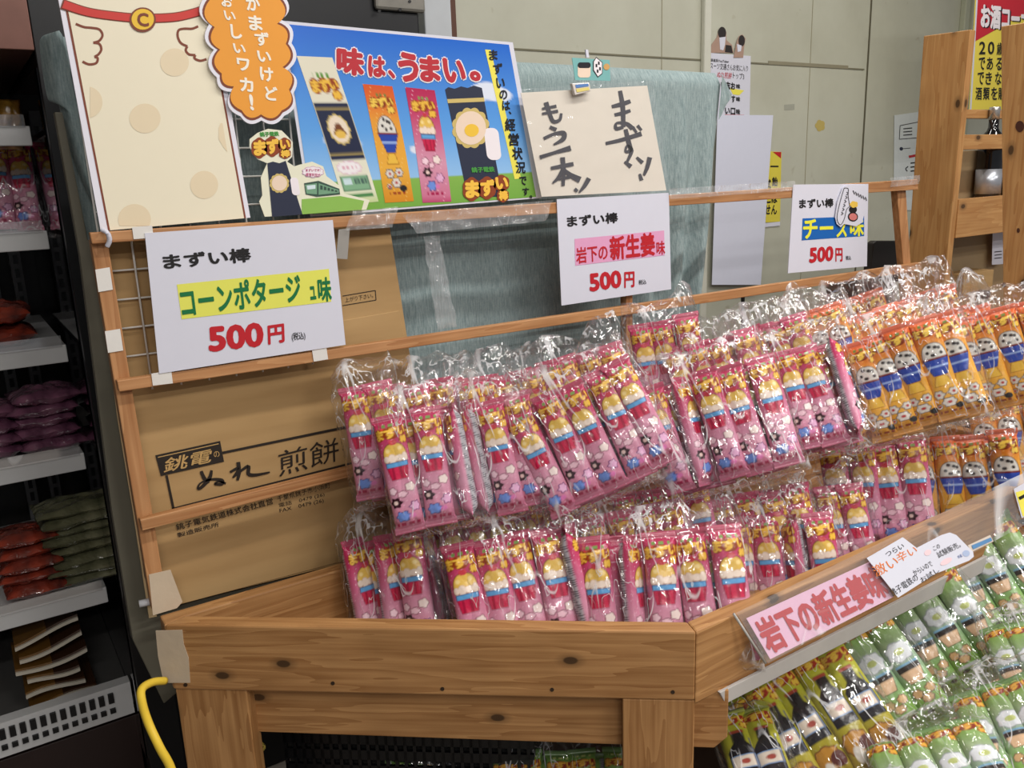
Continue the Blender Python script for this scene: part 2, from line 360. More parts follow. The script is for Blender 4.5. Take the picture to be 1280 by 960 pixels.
p = onY(537, 20, 2.5); box('trim_3', (p[0]-.045, 2.45, .3), (p[0]+.05, 2.6, 2.6), plain('white painted post', (196, 200, 204), var=.12, scale=12), kind='structure', bevel=.004)
for x in (1203, 1213): 
    p = onY(x, 20, WY); box('trim_4' if x == 1203 else 'trim_5', (p[0]-.025, WY-.03, .6), (p[0]+.018, WY, 2.6), plain('painted channel', (176, 178, 156)), kind='structure', bevel=.004)
patch('stain', wall, cloud(1025, 157, 6, 7, 5), PY(WY), plain('yellow stain', (188, 168, 96)), lift=.0008)
patch('stain', wall, [(980, 131), (993, 130), (993, 137), (980, 138)], PY(WY), plain('grey patch', (164, 164, 150)), lift=.0008)
box('wall_left', (-2.55, -2.5, 0), (-2.5, WY, 2.9), plain('far side wall', (70, 60, 56)), kind='structure', bevel=0)

# ------------------------------------------------------------------ display table with its tray
D = np.array([.781, -.624, 0]); D = D/np.linalg.norm(D); NI = np.array([-D[1], D[0], 0])      # along the angled end board; inwards
c0 = np.array([.183, 1.309, 0]); c1 = np.array([.824, .797, 0]); RIM, LOW, XE = .839, .724, 2.05
table = thing('display_table', 'low stained pine display table with an angled end board holding the snack bags', 'display table', (1.2, 1.05, 0))
def zz_(p, z): return np.array([p[0], p[1], z])
TH = .03
def hprism(name, plan, z0, z1, mat, parent, along, bevel=.002, label=None):
    return prism(name, [zz_(p, z1) for p in plan], (0, 0, z0-z1), mat, parent, along, bevel, label=label)
i0 = np.array([.2172, 1.32]); i1 = np.array([.835, .827])
hprism('end_board', [c0, c1, i1, i0], LOW, RIM, W_TABLE, table, D, .003)
hprism('side_board', [c1, (XE, .797), (XE, .827), i1], .718, RIM, W_TABLE, table, (1, 0, 0), .003)
hprism('rear_board', [c0, i0, (XE, 1.32), (XE, 1.346), (.183, 1.346)], LOW, RIM, W_TABLE, table, (1, 0, 0), .003)
hprism('far_end_board', [(XE, .797), (XE+.03, .797), (XE+.03, 1.346), (XE, 1.346)], LOW, RIM, W_TABLE, table, (0, 1, 0), .003)
hprism('tray_floor', [i0+(.0, -.001), i1, (XE, .827), (XE, 1.32)], .728, .742, W_TABLE, table, (1, 0, 0), 0)
def along_end(a, b, z0, z1, inset, th, nm, grain=None, poly=None):
    P = lambda s, z: zz_(c0+D*s+NI*inset, z)
    pl = poly or [(a, z0), (b, z0), (b, z1), (a, z1)]
    return prism(nm, [P(s, z) for s, z in pl], NI*th, W_TABLE, table, grain if grain is not None else D, .002)
along_end(.0, .118, 0, LOW-.001, .004, .035, 'leg', (0, 0, 1))
along_end(.712, .82, 0, LOW-.001, .002, .035, 'leg', (0, 0, 1))
along_end(.10, .9, 0, 0, .03, .025, 'apron', None, [(.10, .628), (.855, .620), (.875, .640), (.875, LOW-.001), (.10, LOW-.001)])
box('leg', (1.93, .80, 0), (2.04, .835, LOW), W_TABLE, table); box('leg', (1.93, 1.30, 0), (2.04, 1.335, LOW), W_TABLE, table)
PE = lambda x, y: onV(x, y, c0, D)
patch('tape', table, [(195, 788), (228, 787), (230, 805), (236, 822), (238, 853), (205, 853), (198, 820)], PE, BTAPE, lift=.0012, thick=.001, label='torn beige masking tape')
for q in [(232, 856), (416, 854), (553, 861), (690, 862), (841, 865)]:
    patch('screw', table, ellipse(*q, 2.6, 2.4, 10), PE, plain('dark screw head', (52, 38, 26), rough=.4), lift=.0008, thick=.0012)
# white edge strip low along the front of the long side
PS = PY(.790)
prism('edge_strip', [PS(900, 866), PS(1330, 646), PS(1330, 664), PS(907, 880)], (0, .006, 0), plain('scuffed white strip', (186, 182, 178), rough=.5, var=.12, scale=25), table, (1, 0, 0), .001)
SH = plain('shaded brown board', (70, 48, 32), rough=.6, var=.15)  # dark brown with the shade under the table put into the colour
prism('under_table_shade_panel', [zz_(c0+D*s+NI*.40, z) for s, z in ((.30, .02), (.95, .02), (.95, .70), (.30, .70))], NI*.012, SH, table, D)  # dark sheet added for the under-table shade, covers the pale floor behind
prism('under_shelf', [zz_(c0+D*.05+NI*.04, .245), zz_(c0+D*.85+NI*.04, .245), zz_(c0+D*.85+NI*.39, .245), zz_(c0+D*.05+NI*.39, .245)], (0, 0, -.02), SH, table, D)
prism('lower_bin_base', [(.98, .93, .57), (XE, .93, .57), (XE, .33, .44), (.76, .33, .44)], (0, .004, -.02), W_TABLE, table, (1, 0, 0))
box('lower_bin_front', (.76, .30, .40), (XE, .328, .52), W_TABLE, table); box('leg', (.80, .335, 0), (.88, .365, .42), W_TABLE, table); box('leg', (1.93, .335, 0), (2.01, .365, .42), W_TABLE, table)
prism('divider', [onY(*p, .9) for p in [(1254, 690), (1300, 664), (1300, 735), (1257, 730)]], (0, .02, 0), W_TABLE, table, (1, 0, 0))

# ------------------------------------------------------------------ lath rack behind the table
rack = thing('lath_rack', 'pale wooden lath rack with three long rails standing behind the snack tray', 'rack', (1.2, 1.36, RIM))
RF, RB = PY(1.335), PY(1.350)
def lath(nm, pts, pl, th, along=None, par=None): return prism(nm, [pl(*p) for p in pts], (0, th, 0), W_RACK, par or rack, along, .0015)
lath('rail', [(115, 305), (1148, 237), (1147, 224), (112, 291)], RF, .0145, (1, 0, 0))
lath('rail', [(149, 490), (1152, 338), (1152, 328), (146, 476)], RF, .0145, (1, 0, 0))
z0_, z1_ = onY(178, 663, 1.335)[2], onY(175, 649, 1.335)[2]
lath('rail', [(178, 664), (447, 594), (1150, 412), (1150, 403), (447, 582), (175, 650)], RF, .0145, (1, 0, 0))
lath('post', [(190, 762), (210, 758), (134, 298), (113, 300)], RB, .02, (0, 0, 1))
pm = onY(787, 400, 1.35)[0]; box('post', (pm-.009, 1.35, RIM), (pm+.009, 1.37, onY(787, 252, 1.35)[2]), W_RACK, rack)
lath('post', [(1140, 460), (1147, 459), (1132, 230), (1121, 231)], RB, .02, (0, 0, 1))
PT = PY(1.334)
for pts in [[(165, 284), (190, 282), (192, 297), (167, 299)], [(189, 467), (214, 463), (216, 479), (191, 482)], [(390, 438), (408, 435), (410, 449), (392, 452)]]:
    patch('tape', rack, pts, PT, WTAPE, lift=.0006, thick=.0004)
for pts in [[(119, 337), (137, 334), (141, 362), (123, 365)], [(131, 414), (150, 411), (154, 438), (135, 441)]]:
    patch('tape', rack, pts, PY(1.349), WTAPE, lift=.0006, thick=.0004)
patch('tape', rack, [(186, 718), (213, 712), (228, 752), (221, 760), (191, 769)], PY(1.349), BTAPE, lift=.0008, thick=.0008, label='crumpled beige masking tape at the foot of the post')
vs, fs = tube_geo(smooth_path([onY(127, 287, 1.331), onY(134, 291, 1.327), onY(137, 300, 1.329), onY(134, 308, 1.333)]), .0035, 8); mesh('cable_tie', vs, fs, WHITE, rack, smooth=True)
patch('tape', rack, [(423, 287), (437, 285), (434, 324), (420, 323)], PY(1.334), plain('grey tape tail', (150, 146, 140)), lift=.001, thick=.0006)
def crumple(nm, par, pts, plane, mat, amp, seed, nu=22, nv=6, label=None):
    """a thin wrinkled sheet between four pixel corners TL TR BR BL on a plane"""
    P = [plane(*p) for p in pts]; vs = []; fs = []
    n = nrm(np.cross(P[1]-P[0], P[0]-P[3])); n = n if n@(CP-P[0]) > 0 else -n
    for j in range(nv+1):
        for i in range(nu+1):
            a, b = i/nu, j/nv; q = (P[0]*(1-a)+P[1]*a)*(1-b)+(P[3]*(1-a)+P[2]*a)*b
            vs.append(q+n*(amp*(.5+noise.noise(Vector((a*nu*.45+seed, b*nv*.5, seed*1.7))))))
    for j in range(nv):
        for i in range(nu): k = j*(nu+1)+i; fs.append([k, k+nu+1, k+nu+2, k+1])
    return mesh(nm, vs, fs, mat, par, smooth=True, label=label)
crumple('wrap', rack, [(440, 264), (496, 258), (490, 284), (430, 288)], PY(1.331), TAPE, .008, 3)
crumple('wrap', rack, [(835, 236), (992, 226), (992, 238), (836, 249)], PY(1.331), TAPE, .006, 9, 40, 5)
crumple('wrap', rack, [(500, 268), (690, 250), (680, 276), (520, 292)], PY(1.331), TAPE, .008, 5, 30, 6)
crumple('wrap', rack, [(528, 296), (548, 294), (570, 408), (546, 412)], PY(1.362), TAPE, .008, 11, 6, 22, label='twisted strip of clear tape hanging from the top rail')
crumple('wrap', rack, [(1112, 222), (1148, 219), (1148, 230), (1112, 234)], PY(1.331), TAPE, .006, 19, 12, 4)

# white wire grid hung inside the rack
GY = 1.378
grid = thing('wire_grid', 'white wire grid panel between the lath rack and the cardboard', 'wire grid', onY(300, 300, GY))
WIRE = plain('white coated wire', (226, 224, 218), rough=.4)
gx0, gx1 = onY(136, 380, GY)[0], onY(400, 250, GY)[0]; gz0, gz1 = 1.20, 1.66
xs = np.arange(gx0, gx1, .0435); zs = np.arange(gz0+.012, gz1, .0435)
for x in xs: v, f = tube_geo([(x, GY, gz0), (x, GY, gz1)], .0016, 6); mesh('wire', v, f, WIRE, grid, smooth=True)
for z in zs: v, f = tube_geo([(xs[0], GY+.003, z), (xs[-1], GY+.003, z)], .0016, 6); mesh('wire', v, f, WIRE, grid, smooth=True)

# opened-out cardboard carton behind the rack
CY = 1.388; PC = PY(CY)
def card_mat():
    m, nt, b = newmat('brown cardboard'); L = nt.links.new
    tc = node(nt, 'ShaderNodeTexCoord'); mp = node(nt, 'ShaderNodeMapping'); mp.inputs['Scale'].default_value = (1.2, 1, 10); L(tc.outputs['Object'], mp.inputs['Vector'])
    n1 = node(nt, 'ShaderNodeTexNoise'); n1.inputs['Scale'].default_value = 2.2; n1.inputs['Detail'].default_value = 4; L(mp.outputs[0], n1.inputs['Vector'])
    r = node(nt, 'ShaderNodeValToRGB'); e = r.color_ramp.elements; e[0].position = .3; e[0].color = rgba((160, 126, 80)); e[1].position = .7; e[1].color = rgba((182, 148, 100)); L(n1.outputs['Fac'], r.inputs[0])
    L(r.outputs[0], b.inputs['Base Color']); b.inputs['Roughness'].default_value = .75; return m
CARD = card_mat()
carton = thing('cardboard_carton', 'brown flattened cardboard carton with black brush lettering behind the rack', 'cardboard', onY(330, 700, CY))
prism('sheet', [PC(196, 762), PC(560, 672), PC(512, 440), PC(486, 275), PC(125, 300)], (0, .006, 0), CARD, carton, bevel=.001)
prism('flap', [onY(198, 762, CY-.0005), onY(432, 700, CY-.0005), onY(508, 436, CY-.0005), onY(498, 388, CY-.0005), onY(143, 450, CY-.0005)], (0, -.0025, 0), CARD, carton, bevel=.001)
prism('torn_edge', [onY(136, 440, CY-.002), onY(144, 470, CY-.002), onY(152, 520, CY-.002), onY(158, 560, CY-.002), onY(170, 640, CY-.002), onY(180, 720, CY-.002), onY(196, 770, CY-.002), onY(186, 772, CY-.002), onY(166, 640, CY-.002), onY(146, 520, CY-.002)], (0, -.002, 0), plain('pale torn card', (196, 170, 128)), carton, bevel=0)
PP = PY(CY-.0035)
K = ink((38, 30, 24), 'black carton ink')
def bar(par, a, b, w, pl, mat, nm='printed_line', lift=.0006):
    a, b = np.array(a, float), np.array(b, float); t = nrm(b-a); s = np.array([-t[1], t[0]])*w/2
    return patch(nm, par, [a-s, b-s, b+s, a+s], pl, mat, lift)
bar(carton, (278, 566), (446, 531), 3.2, PP, K); bar(carton, (208, 594), (217, 637), 3.2, PP, K); bar(carton, (215, 636), (447, 577), 2.6, PP, K)
patch('printed_panel', carton, [(194, 569), (275, 551), (280, 577), (201, 595)], PP, K, lift=.0007)
OCH = ink((188, 152, 96), 'bare card lettering')
patch('printed_line', carton, [(197, 571), (273, 554), (273.4, 555), (197.4, 572)], PP, OCH, lift=.001)
write('lettering', carton, '銚電', (201, 574), (264, 560), (205, 591), PP, OCH, .012, .0012, shear=.25); write('lettering', carton, 'の', (266, 565), (273, 563), (268, 572), PP, OCH, .0, .0012)
def zb(pts, ox, oy, s): return [(ox+x/s, oy+y/s) for x, y in pts]
Z6 = lambda p: zb(p, 100, 500, 2.909)
brush('lettering', carton, [  # nu re
    (Z6([(440, 258), (452, 285), (470, 300)]), [4, 5, 2]), (Z6([(478, 255), (470, 285), (440, 318), (428, 320), (440, 300), (480, 288), (515, 292), (515, 305), (490, 305), (505, 296), (530, 303)]), [3, 5, 4, 3, 2, 3, 5, 4, 3, 2, 3]),
    (Z6([(575, 225), (578, 262), (572, 292)]), [5, 5, 3]), (Z6([(545, 262), (580, 245), (555, 282)]), [3, 4, 2]), (Z6([(555, 282), (610, 240), (612, 268), (640, 272), (690, 262)]), [2, 4, 5, 4, 2])], PP, K)
write('lettering', carton, '煎餅', (342, 566), (421, 546), (349, 596), PP, K, .004, .0008, shear=.15)
write('lettering', carton, '銚子電気鉄道株式会社直営', (219, 655), (340, 622), (221, 663), PP, K, .006); write('lettering', carton, '製造販売所', (221, 666), (273, 652), (222, 672), PP, K, .006)
write('lettering', carton, '千葉県銚子市小浜町', (346, 620), (412, 603), (347, 627), PP, K, .002)
write('lettering', carton, '電話　0479 (26)', (348, 629), (405, 615), (349, 635), PP, K, .002); write('lettering', carton, 'FAX　0479 (26)', (349, 636), (404, 623), (350, 642), PP, K, .002)
write('lettering', carton, '上がり下さい。', (431, 372), (466, 366), (431.5, 378), PC, K, .0, .0008)
for a, b in (((428, 370), (469, 363)), ((428, 382), (470, 375)), ((469, 363), (470, 375))): bar(carton, a, b, 1, PC, K)

# grey backing board behind the rack
prism('backing_board', [onY(166, 800, 1.42), onY(205, 880, 1.42), onY(420, 700, 1.42), onY(400, 330, 1.42), onY(110, 300, 1.42), onY(78, 140, 1.42), onY(68, 140, 1.42), onY(100, 320, 1.42), onY(140, 640, 1.42)], (0, .02, 0), plain('grey green board', (104, 100, 86), rough=.6, var=.15, scale=14), along=(0, 0, 1), bevel=.002)
bb = bpy.data.objects['backing_board']; props(bb, 'weathered grey-green backing board edge between the dark fridge and the lath rack', 'board')
vs, fs, _ = merge(tube_geo([onY(174, 755, 1.375), onY(192, 751, 1.372)], .006, 10)); o = mesh('plastic_clip', vs, fs, plain('milky plastic', (206, 206, 210), rough=.25), smooth=True); props(o, 'small milky plastic clip at the foot of the rack post', 'clip')

# ------------------------------------------------------------------ blue-grey cloth behind it all
def cloth_mat():
    m, nt, b = newmat('woven blue grey cloth'); L = nt.links.new
    tc = node(nt, 'ShaderNodeTexCoord'); mp = node(nt, 'ShaderNodeMapping'); mp.inputs['Scale'].default_value = (420, 60, 45); L(tc.outputs['Object'], mp.inputs['Vector'])
    n1 = node(nt, 'ShaderNodeTexNoise'); n1.inputs['Scale'].default_value = 1; n1.inputs['Detail'].default_value = 3; L(mp.outputs[0], n1.inputs['Vector'])
    n2 = node(nt, 'ShaderNodeTexNoise'); n2.inputs['Scale'].default_value = 300; L(tc.outputs['Object'], n2.inputs['Vector'])
    ad = node(nt, 'ShaderNodeMath', operation='MULTIPLY_ADD'); ad.inputs[1].default_value = .35; L(n2.outputs['Fac'], ad.inputs[0]); L(n1.outputs['Fac'], ad.inputs[2])
    r = node(nt, 'ShaderNodeValToRGB'); e = r.color_ramp.elements; e[0].position = .42; e[0].color = rgba((118, 136, 137)); e[1].position = .95; e[1].color = rgba((164, 178, 178)); L(ad.outputs[0], r.inputs[0])
    L(r.outputs[0], b.inputs['Base Color']); b.inputs['Roughness'].default_value = .9; b.inputs['Specular IOR Level'].default_value = .1
    bp = node(nt, 'ShaderNodeBump'); bp.inputs['Strength'].default_value = .25; bp.inputs['Distance'].default_value = .001; L(n1.outputs['Fac'], bp.inputs['Height']); L(bp.outputs[0], b.inputs['Normal'])
    return m
CLOTH = cloth_mat()
def cloth():
    cy = 1.475; nu, nv = 150, 60
    tl, tr = onY(60, 42, cy), onY(902, 90, cy); x0, x1 = tl[0]+.0, tr[0]
    vs = []; fs = []
    for j in range(nv+1):
        v = j/nv
        for i in range(nu+1):
            u = i/nu
            zt = tl[2]*(1-u)+tr[2]*u; z = zt-(zt-.90)*v
            x = x0+(x1-x0)*u
            # folds tighten towards the hanging right edge
            k = max(0, (u-.72)/.28)
            x -= k**2*.10*v*min(1, v*2)
            y = cy+.012*math.sin(u*26+noise.noise(Vector((u*4, v*1.2, 0)))*2)*(.25+.75*k)*min(1, v*3+.1)+.02*noise.noise(Vector((u*3.3, v*1.6, 4)))*v
            y += k*.03*math.sin(u*95)*min(1, v*2)
            if v < .03: y += .02*(1-v/.03)
            vs.append((x, y, z))
    for j in range(nv):
        for i in range(nu): k = j*(nu+1)+i; fs.append([k, k+nu+1, k+nu+2, k+1])
    o = mesh('cloth_cover', vs, fs, CLOTH, smooth=True, loc=((x0+x1)/2, cy, .9)); props(o, 'blue-grey woven cloth hung behind the rack and posters', 'cloth')
    # corner flap at the right edge and the loose fold at the left end
    crumple('corner', o, [(902, 92), (914, 118), (912, 124), (898, 150)], PY(cy-.004), CLOTH, .003, 2, 8, 8)
    vs = []; fs = []; n, m = 26, 14
    Lp = smooth_path([np.array([60., 42, 0]), np.array([50, 50, 0]), np.array([52, 80, 0]), np.array([60, 124, 0]), np.array([72, 128, 0]), np.array([80, 160, 0]), np.array([98, 215, 0]), np.array([118, 262, 0])], 5)
    Rp = smooth_path([np.array([74., 38, 0]), np.array([80, 50, 0]), np.array([88, 90, 0]), np.array([96, 130, 0]), np.array([104, 160, 0]), np.array([110, 190, 0]), np.array([118, 230, 0]), np.array([128, 275, 0])], 5)
    for a, b in zip(Lp, Rp):
        for k in range(m+1):
            t = k/m; q = a*(1-t)+b*t; vs.append(onY(q[0], q[1], 1.46-.03*math.sin(t*math.pi*.9)))
    for j in range(len(Lp)-1):
        for k in range(m): q = j*(m+1)+k; fs.append([q, q+m+1, q+m+2, q+1])
    mesh('loose_fold', vs, fs, CLOTH, o, smooth=True)
cloth()

# ------------------------------------------------------------------ price signs on the rack
RED = ink((190, 28, 40), 'red ink'); KK = ink((24, 22, 24), 'black ink')
def sign(lab, q, title, band, bandc, words, price, tax):
    P = PY(1.332)
    s = patch('price_sign', None, q, P, WHITE, lift=0, thick=.0015); props(s, lab, 'price sign', 'price signs on the rack')
    write('lettering', s, 'まずい棒', *title, P, KK, .034)
    patch('colour_band', s, band, P, bandc, .0005)
    for t, a, b, c, m, bo in words: write('lettering', s, t, a, b, c, P, m, bo, .001)
    write('price', s, '500', *price[0], P, RED, .045); write('price', s, '円', *price[1], P, RED, .035)
    write('tax_mark', s, '(税込)' if tax[1] else '税込', *tax[0], P, KK, .01)
    return s
GRN = ink((12, 112, 62), 'green ink')
sign('largest white price sign with green lettering on a yellow band, at the left', [(181, 291.5), (416, 275), (432, 431), (199, 467)], ((202, 318), (312.5, 309), (205, 337)), [(221, 355.6), (411, 336), (414, 377), (227, 399)], plain('yellow band', (226, 226, 96), var=.02),
     [('コーンポタージ', (223, 359), (374, 341), (228, 397), GRN, .03), ('ュ', (386, 358), (393.5, 357), (388, 375), GRN, .03), ('味', (396, 347), (413, 345.5), (398, 378), GRN, .03)], (((259, 408.5), (328.6, 402), (261, 440.5)), ((334, 407), (355, 404), (335, 431))), (((364, 416), (381, 414), (365, 427)), 1))
sign('white price sign with red lettering on a pink band, middle of the rack', [(696, 249), (836, 241), (839, 361.5), (702, 382)], ((708, 270), (772, 265), (709, 284)), [(718, 298.7), (830, 288), (830.7, 319), (719, 332)], plain('pink band', (224, 160, 196), var=.05),
     [('岩下の', (719.3, 309.4), (758.7, 304.4), (720.4, 330), RED, .02), ('新生姜', (761, 295.4), (817.7, 289.7), (762.6, 326), RED, .035), ('味', (820, 301.5), (830.7, 300.4), (820.5, 319), RED, .02)], (((735.6, 342), (776, 337), (737, 365)), ((780, 340), (793, 339), (780, 360))), (((798, 350), (807.6, 349), (798, 356)), 0))
s3 = sign('white price sign with yellow lettering on a blue band, at the right end', [(991.6, 230.7), (1085.5, 229.8), (1083.7, 332.8), (985, 341.5)], ((998.7, 248.7), (1041.8, 247.6), (998.7, 260.7)), [(1003, 273), (1080, 270), (1080, 295), (1002, 300.5)], plain('blue band', (14, 96, 176), var=.03),
     [('チー', (1003.6, 274), (1041.5, 273), (1003, 299), ink((236, 232, 60), 'yellow ink'), .03), ('ズ', (1045.8, 272.6), (1060, 272), (1045, 297), ink((236, 232, 60), 'yellow ink'), .03), ('味', (1062, 271), (1079.5, 270.5), (1062, 296), ink((236, 232, 60), 'yellow ink'), .03)], (((1011.7, 309.5), (1042, 307), (1011, 329)), ((1044, 310), (1053, 310), (1044, 327))), (((1057, 319.7), (1063.5, 319.5), (1057, 325)), 0))
PB = PY(1.3275)
st = patch('cutout_sticker', s3, [(1054, 234), (1060, 231), (1080, 232), (1084, 236), (1082, 260), (1078, 278), (1070, 283), (1061, 281), (1055, 280), (1051, 284), (1046, 280), (1044, 272), (1047, 252)], PB, WHITE, 0, .001)
brush('lettering', s3, [([(1055, 235), (1050, 252), (1046, 272), (1050, 281), (1055, 274), (1058, 262), (1062, 258)], [.7]*4), ([(1062, 258), (1060, 245), (1060, 236), (1055, 235)], [.7]*3)]+[([(1058-i*1.3, 240+i*5), (1060-i*1.3, 242+i*5), (1057.5-i*1.3, 243.5+i*5)], [.8, .8]) for i in range(6)]+[([(1066+i*3, 238+i*1.6), (1068+i*3, 243+i*1.6)], [.9, .8]) for i in range(6)], PB, KK)
patch('printed_spot', s3, ellipse(1066, 271, 6.4, 6, rot=.2), PB, KK, .0005); patch('printed_spot', s3, ellipse(1066, 271, 5, 4.4, rot=.2), PB, ink((206, 120, 116), 'salmon ink'), .0009)
patch('printed_spot', s3, ellipse(1066, 262, 5, 4.6), PB, KK, .0006); patch('printed_spot', s3, cloud(1067, 255.5, 5, 4, 5), PB, ink((228, 190, 80), 'straw ink'), .001)

# ------------------------------------------------------------------ cream standee and its speech balloon
PSY = PY(1.345); CREAM = plain('cream print', (238, 229, 204), rough=.35, var=.015); BRN = ink((128, 66, 46), 'brown line')
stand = thing('standee', 'tall cream cut-out standee with beige spots and a red collar', 'standee', onY(215, 280, 1.345))
patch('board', stand, [(126, 289), (313, 272), (264, 0), (254, -55), (62, -55), (73, 0)], PSY, plain('white print border', (232, 230, 240), rough=.35, var=.02), 0, .004)
patch('outline', stand, [(135, 288), (307.5, 272.5), (258, 0), (249, -50), (68, -50), (79.5, 0)], PSY, BRN, .0004)
patch('body_print', stand, [(137.5, 287.8), (305, 272.8), (255.5, 0), (247, -48), (71, -48), (82.5, 0)], PSY, CREAM, .0008)
SPOT = plain('beige print spot', (231, 214, 182), rough=.35, var=.02)
for q in [ellipse(218, 78, 18, 17.5), ellipse(181, 148, 19.5, 18.5), ellipse(255, 231, 17.5, 17.5), [(q[0], q[1]) for q in ellipse(108, 128, 20, 20) if q[0] > 108], [(275.6, 154), (273, 160), (273, 174), (279, 184), (284, 190), (278, 154)], [q for q in ellipse(168, 274, 20.5, 19) if q[1] < 283]]: patch('spot', stand, q, PSY, SPOT, .0012)
brush('collar', stand, [([(77, 5), (108, 15), (140, 20), (175, 23), (215, 22), (240, 17), (259, 11)], [13, 12, 12, 12, 12, 12, 12])], PSY, BRN, .0012)
brush('collar', stand, [([(79, 5.5), (108, 15), (140, 20), (175, 23), (215, 22), (240, 17), (257, 11.5)], [10, 9.5, 9.5, 9.5, 9.5, 9.5, 10])], PSY, ink((206, 62, 56), 'red collar print'), .0018)
patch('medal', stand, ellipse(178, 25, 16.5, 15.5), PSY, BRN, .0022); patch('medal', stand, ellipse(178, 24.5, 14, 13), PSY, ink((238, 194, 62), 'gold print'), .0026)
write('lettering', stand, 'C', (170.5, 16), (185, 17), (171.5, 33), PSY, BRN, .03, .003)
brush('curl', stand, [([(94.5, 30), (105, 34), (115, 35), (124, 37), (128, 44), (124, 51), (116.5, 53.5)], [3]*5), ([(116.5, 53.5), (124, 55), (126.5, 62), (123, 68), (118, 71)], [3]*5), ([(118, 71), (122, 73), (120, 79), (111, 80.5), (103, 77)], [3]*5)], PSY, BRN, .0012)
brush('curl', stand, [([(247.5, 33), (240, 36), (230, 36), (223, 38), (222, 46), (226, 54), (234, 58)], [3]*5), ([(234, 58), (232, 63), (236, 68), (244, 69)], [3]*4), ([(244, 69), (243, 73), (250, 76), (258, 74)], [3]*4)], PSY, BRN, .0012)
def scallop(A, bulge=.28, n=8):
    out = []; A = [np.array(a, float) for a in A]; c = sum(A)/len(A)
    for i in range(len(A)):
        p, q = A[i], A[(i+1) % len(A)]; t = q-p; s = np.array([t[1], -t[0]]); m = (p+q)/2
        if s@(m-c) < 0: s = -s
        for k in range(n): u = k/n; out.append(tuple(p+t*u+s*bulge*4*u*(1-u)))
    return out
def grow(P, d):
    P = np.array(P); c = P.mean(0); o = []
    for p in P: v = p-c; o.append(tuple(p+v/np.linalg.norm(v)*d))
    return o
BA = [(264, -40), (262, 0), (268, 34), (275, 62), (277, 92), (292, 108), (302, 138), (326, 143), (352, 138), (361, 112), (353, 84), (357, 55), (346, 30), (350, 0), (344, -40)]
PSB = PY(1.338)
bal = thing('speech_balloon_board', 'orange scalloped speech balloon board with white lettering beside the standee', 'sign board', onY(315, 150, 1.338))
patch('board', bal, grow(scallop(BA), 7.5), PSB, plain('white print border', (232, 230, 240)), 0, .004); patch('outline', bal, grow(scallop(BA), 3), PSB, BRN, .0004); patch('balloon_print', bal, scallop(BA), PSB, ink((236, 158, 56), 'orange print'), .0008)
WI = ink((246, 240, 226), 'white ink')
for ch, x, y, w_, h_ in [('が', 316, 4, 18, 20), ('ま', 319, 29, 17, 19), ('ず', 327, 49, 18, 18), ('い', 330, 71, 17, 14), ('け', 333, 93, 17, 18), ('ど', 339, 117, 16, 18), ('お', 283, 2, 14, 14), ('い', 287, 20, 14, 12), ('し', 295, 40, 14, 18), ('い', 299, 61, 15, 12), ('ワ', 304, 81, 16, 16), ('カ', 308, 106, 17, 18), ('!', 314, 128, 5, 20)]:
    write('lettering', bal, ch, (x-w_/2-1, y-h_/2-1), (x+w_/2-1, y-h_/2+1), (x-w_/2+1, y+h_/2-1), PSB, WI, .035, .0012)

# ------------------------------------------------------------------ printed wrapper designs (painted per vertex, plain shapes and lettering only)
NU, NV = 38, 124
SLW, SLL, SLT = .046, .176, .027            # stick pack: width, length, thickness
def raster_text(s, bold, u0, u1, v0, v1, U, V_):
    """coverage of a string set in the rectangle (u0..u1, v0..v1)"""
    v, f = text_geo(s, bold); acc = np.zeros(U.shape); du = (U.max()-U.min())/NU/2; dv = 1/NV/2
    for sx in (-.5, .5):
        for sy in (-.5, .5):
            X = (U+sx*du-u0)/(u1-u0); Yv = (V_+sy*dv-v0)/(v1-v0); inside = np.zeros(U.shape, bool)
            sel = (X > -.02) & (X < 1.02) & (Yv > -.02) & (Yv < 1.02)
            if not sel.any(): continue
            xs_, ys_ = X[sel], Yv[sel]; ins = np.zeros(xs_.shape, bool)
            for poly in f:
                P = v[poly][:, :2]; c = np.zeros(xs_.shape, bool); n = len(P)
                for i in range(n):
                    a, b = P[i], P[(i+1) % n]
                    if a[1] == b[1]: continue
                    m = (a[1] > ys_) != (b[1] > ys_)
                    c ^= m & (xs_ < (b[0]-a[0])*(ys_-a[1])/(b[1]-a[1])+a[0])
                ins |= c
            inside[sel] = ins; acc += inside*.25
    return acc
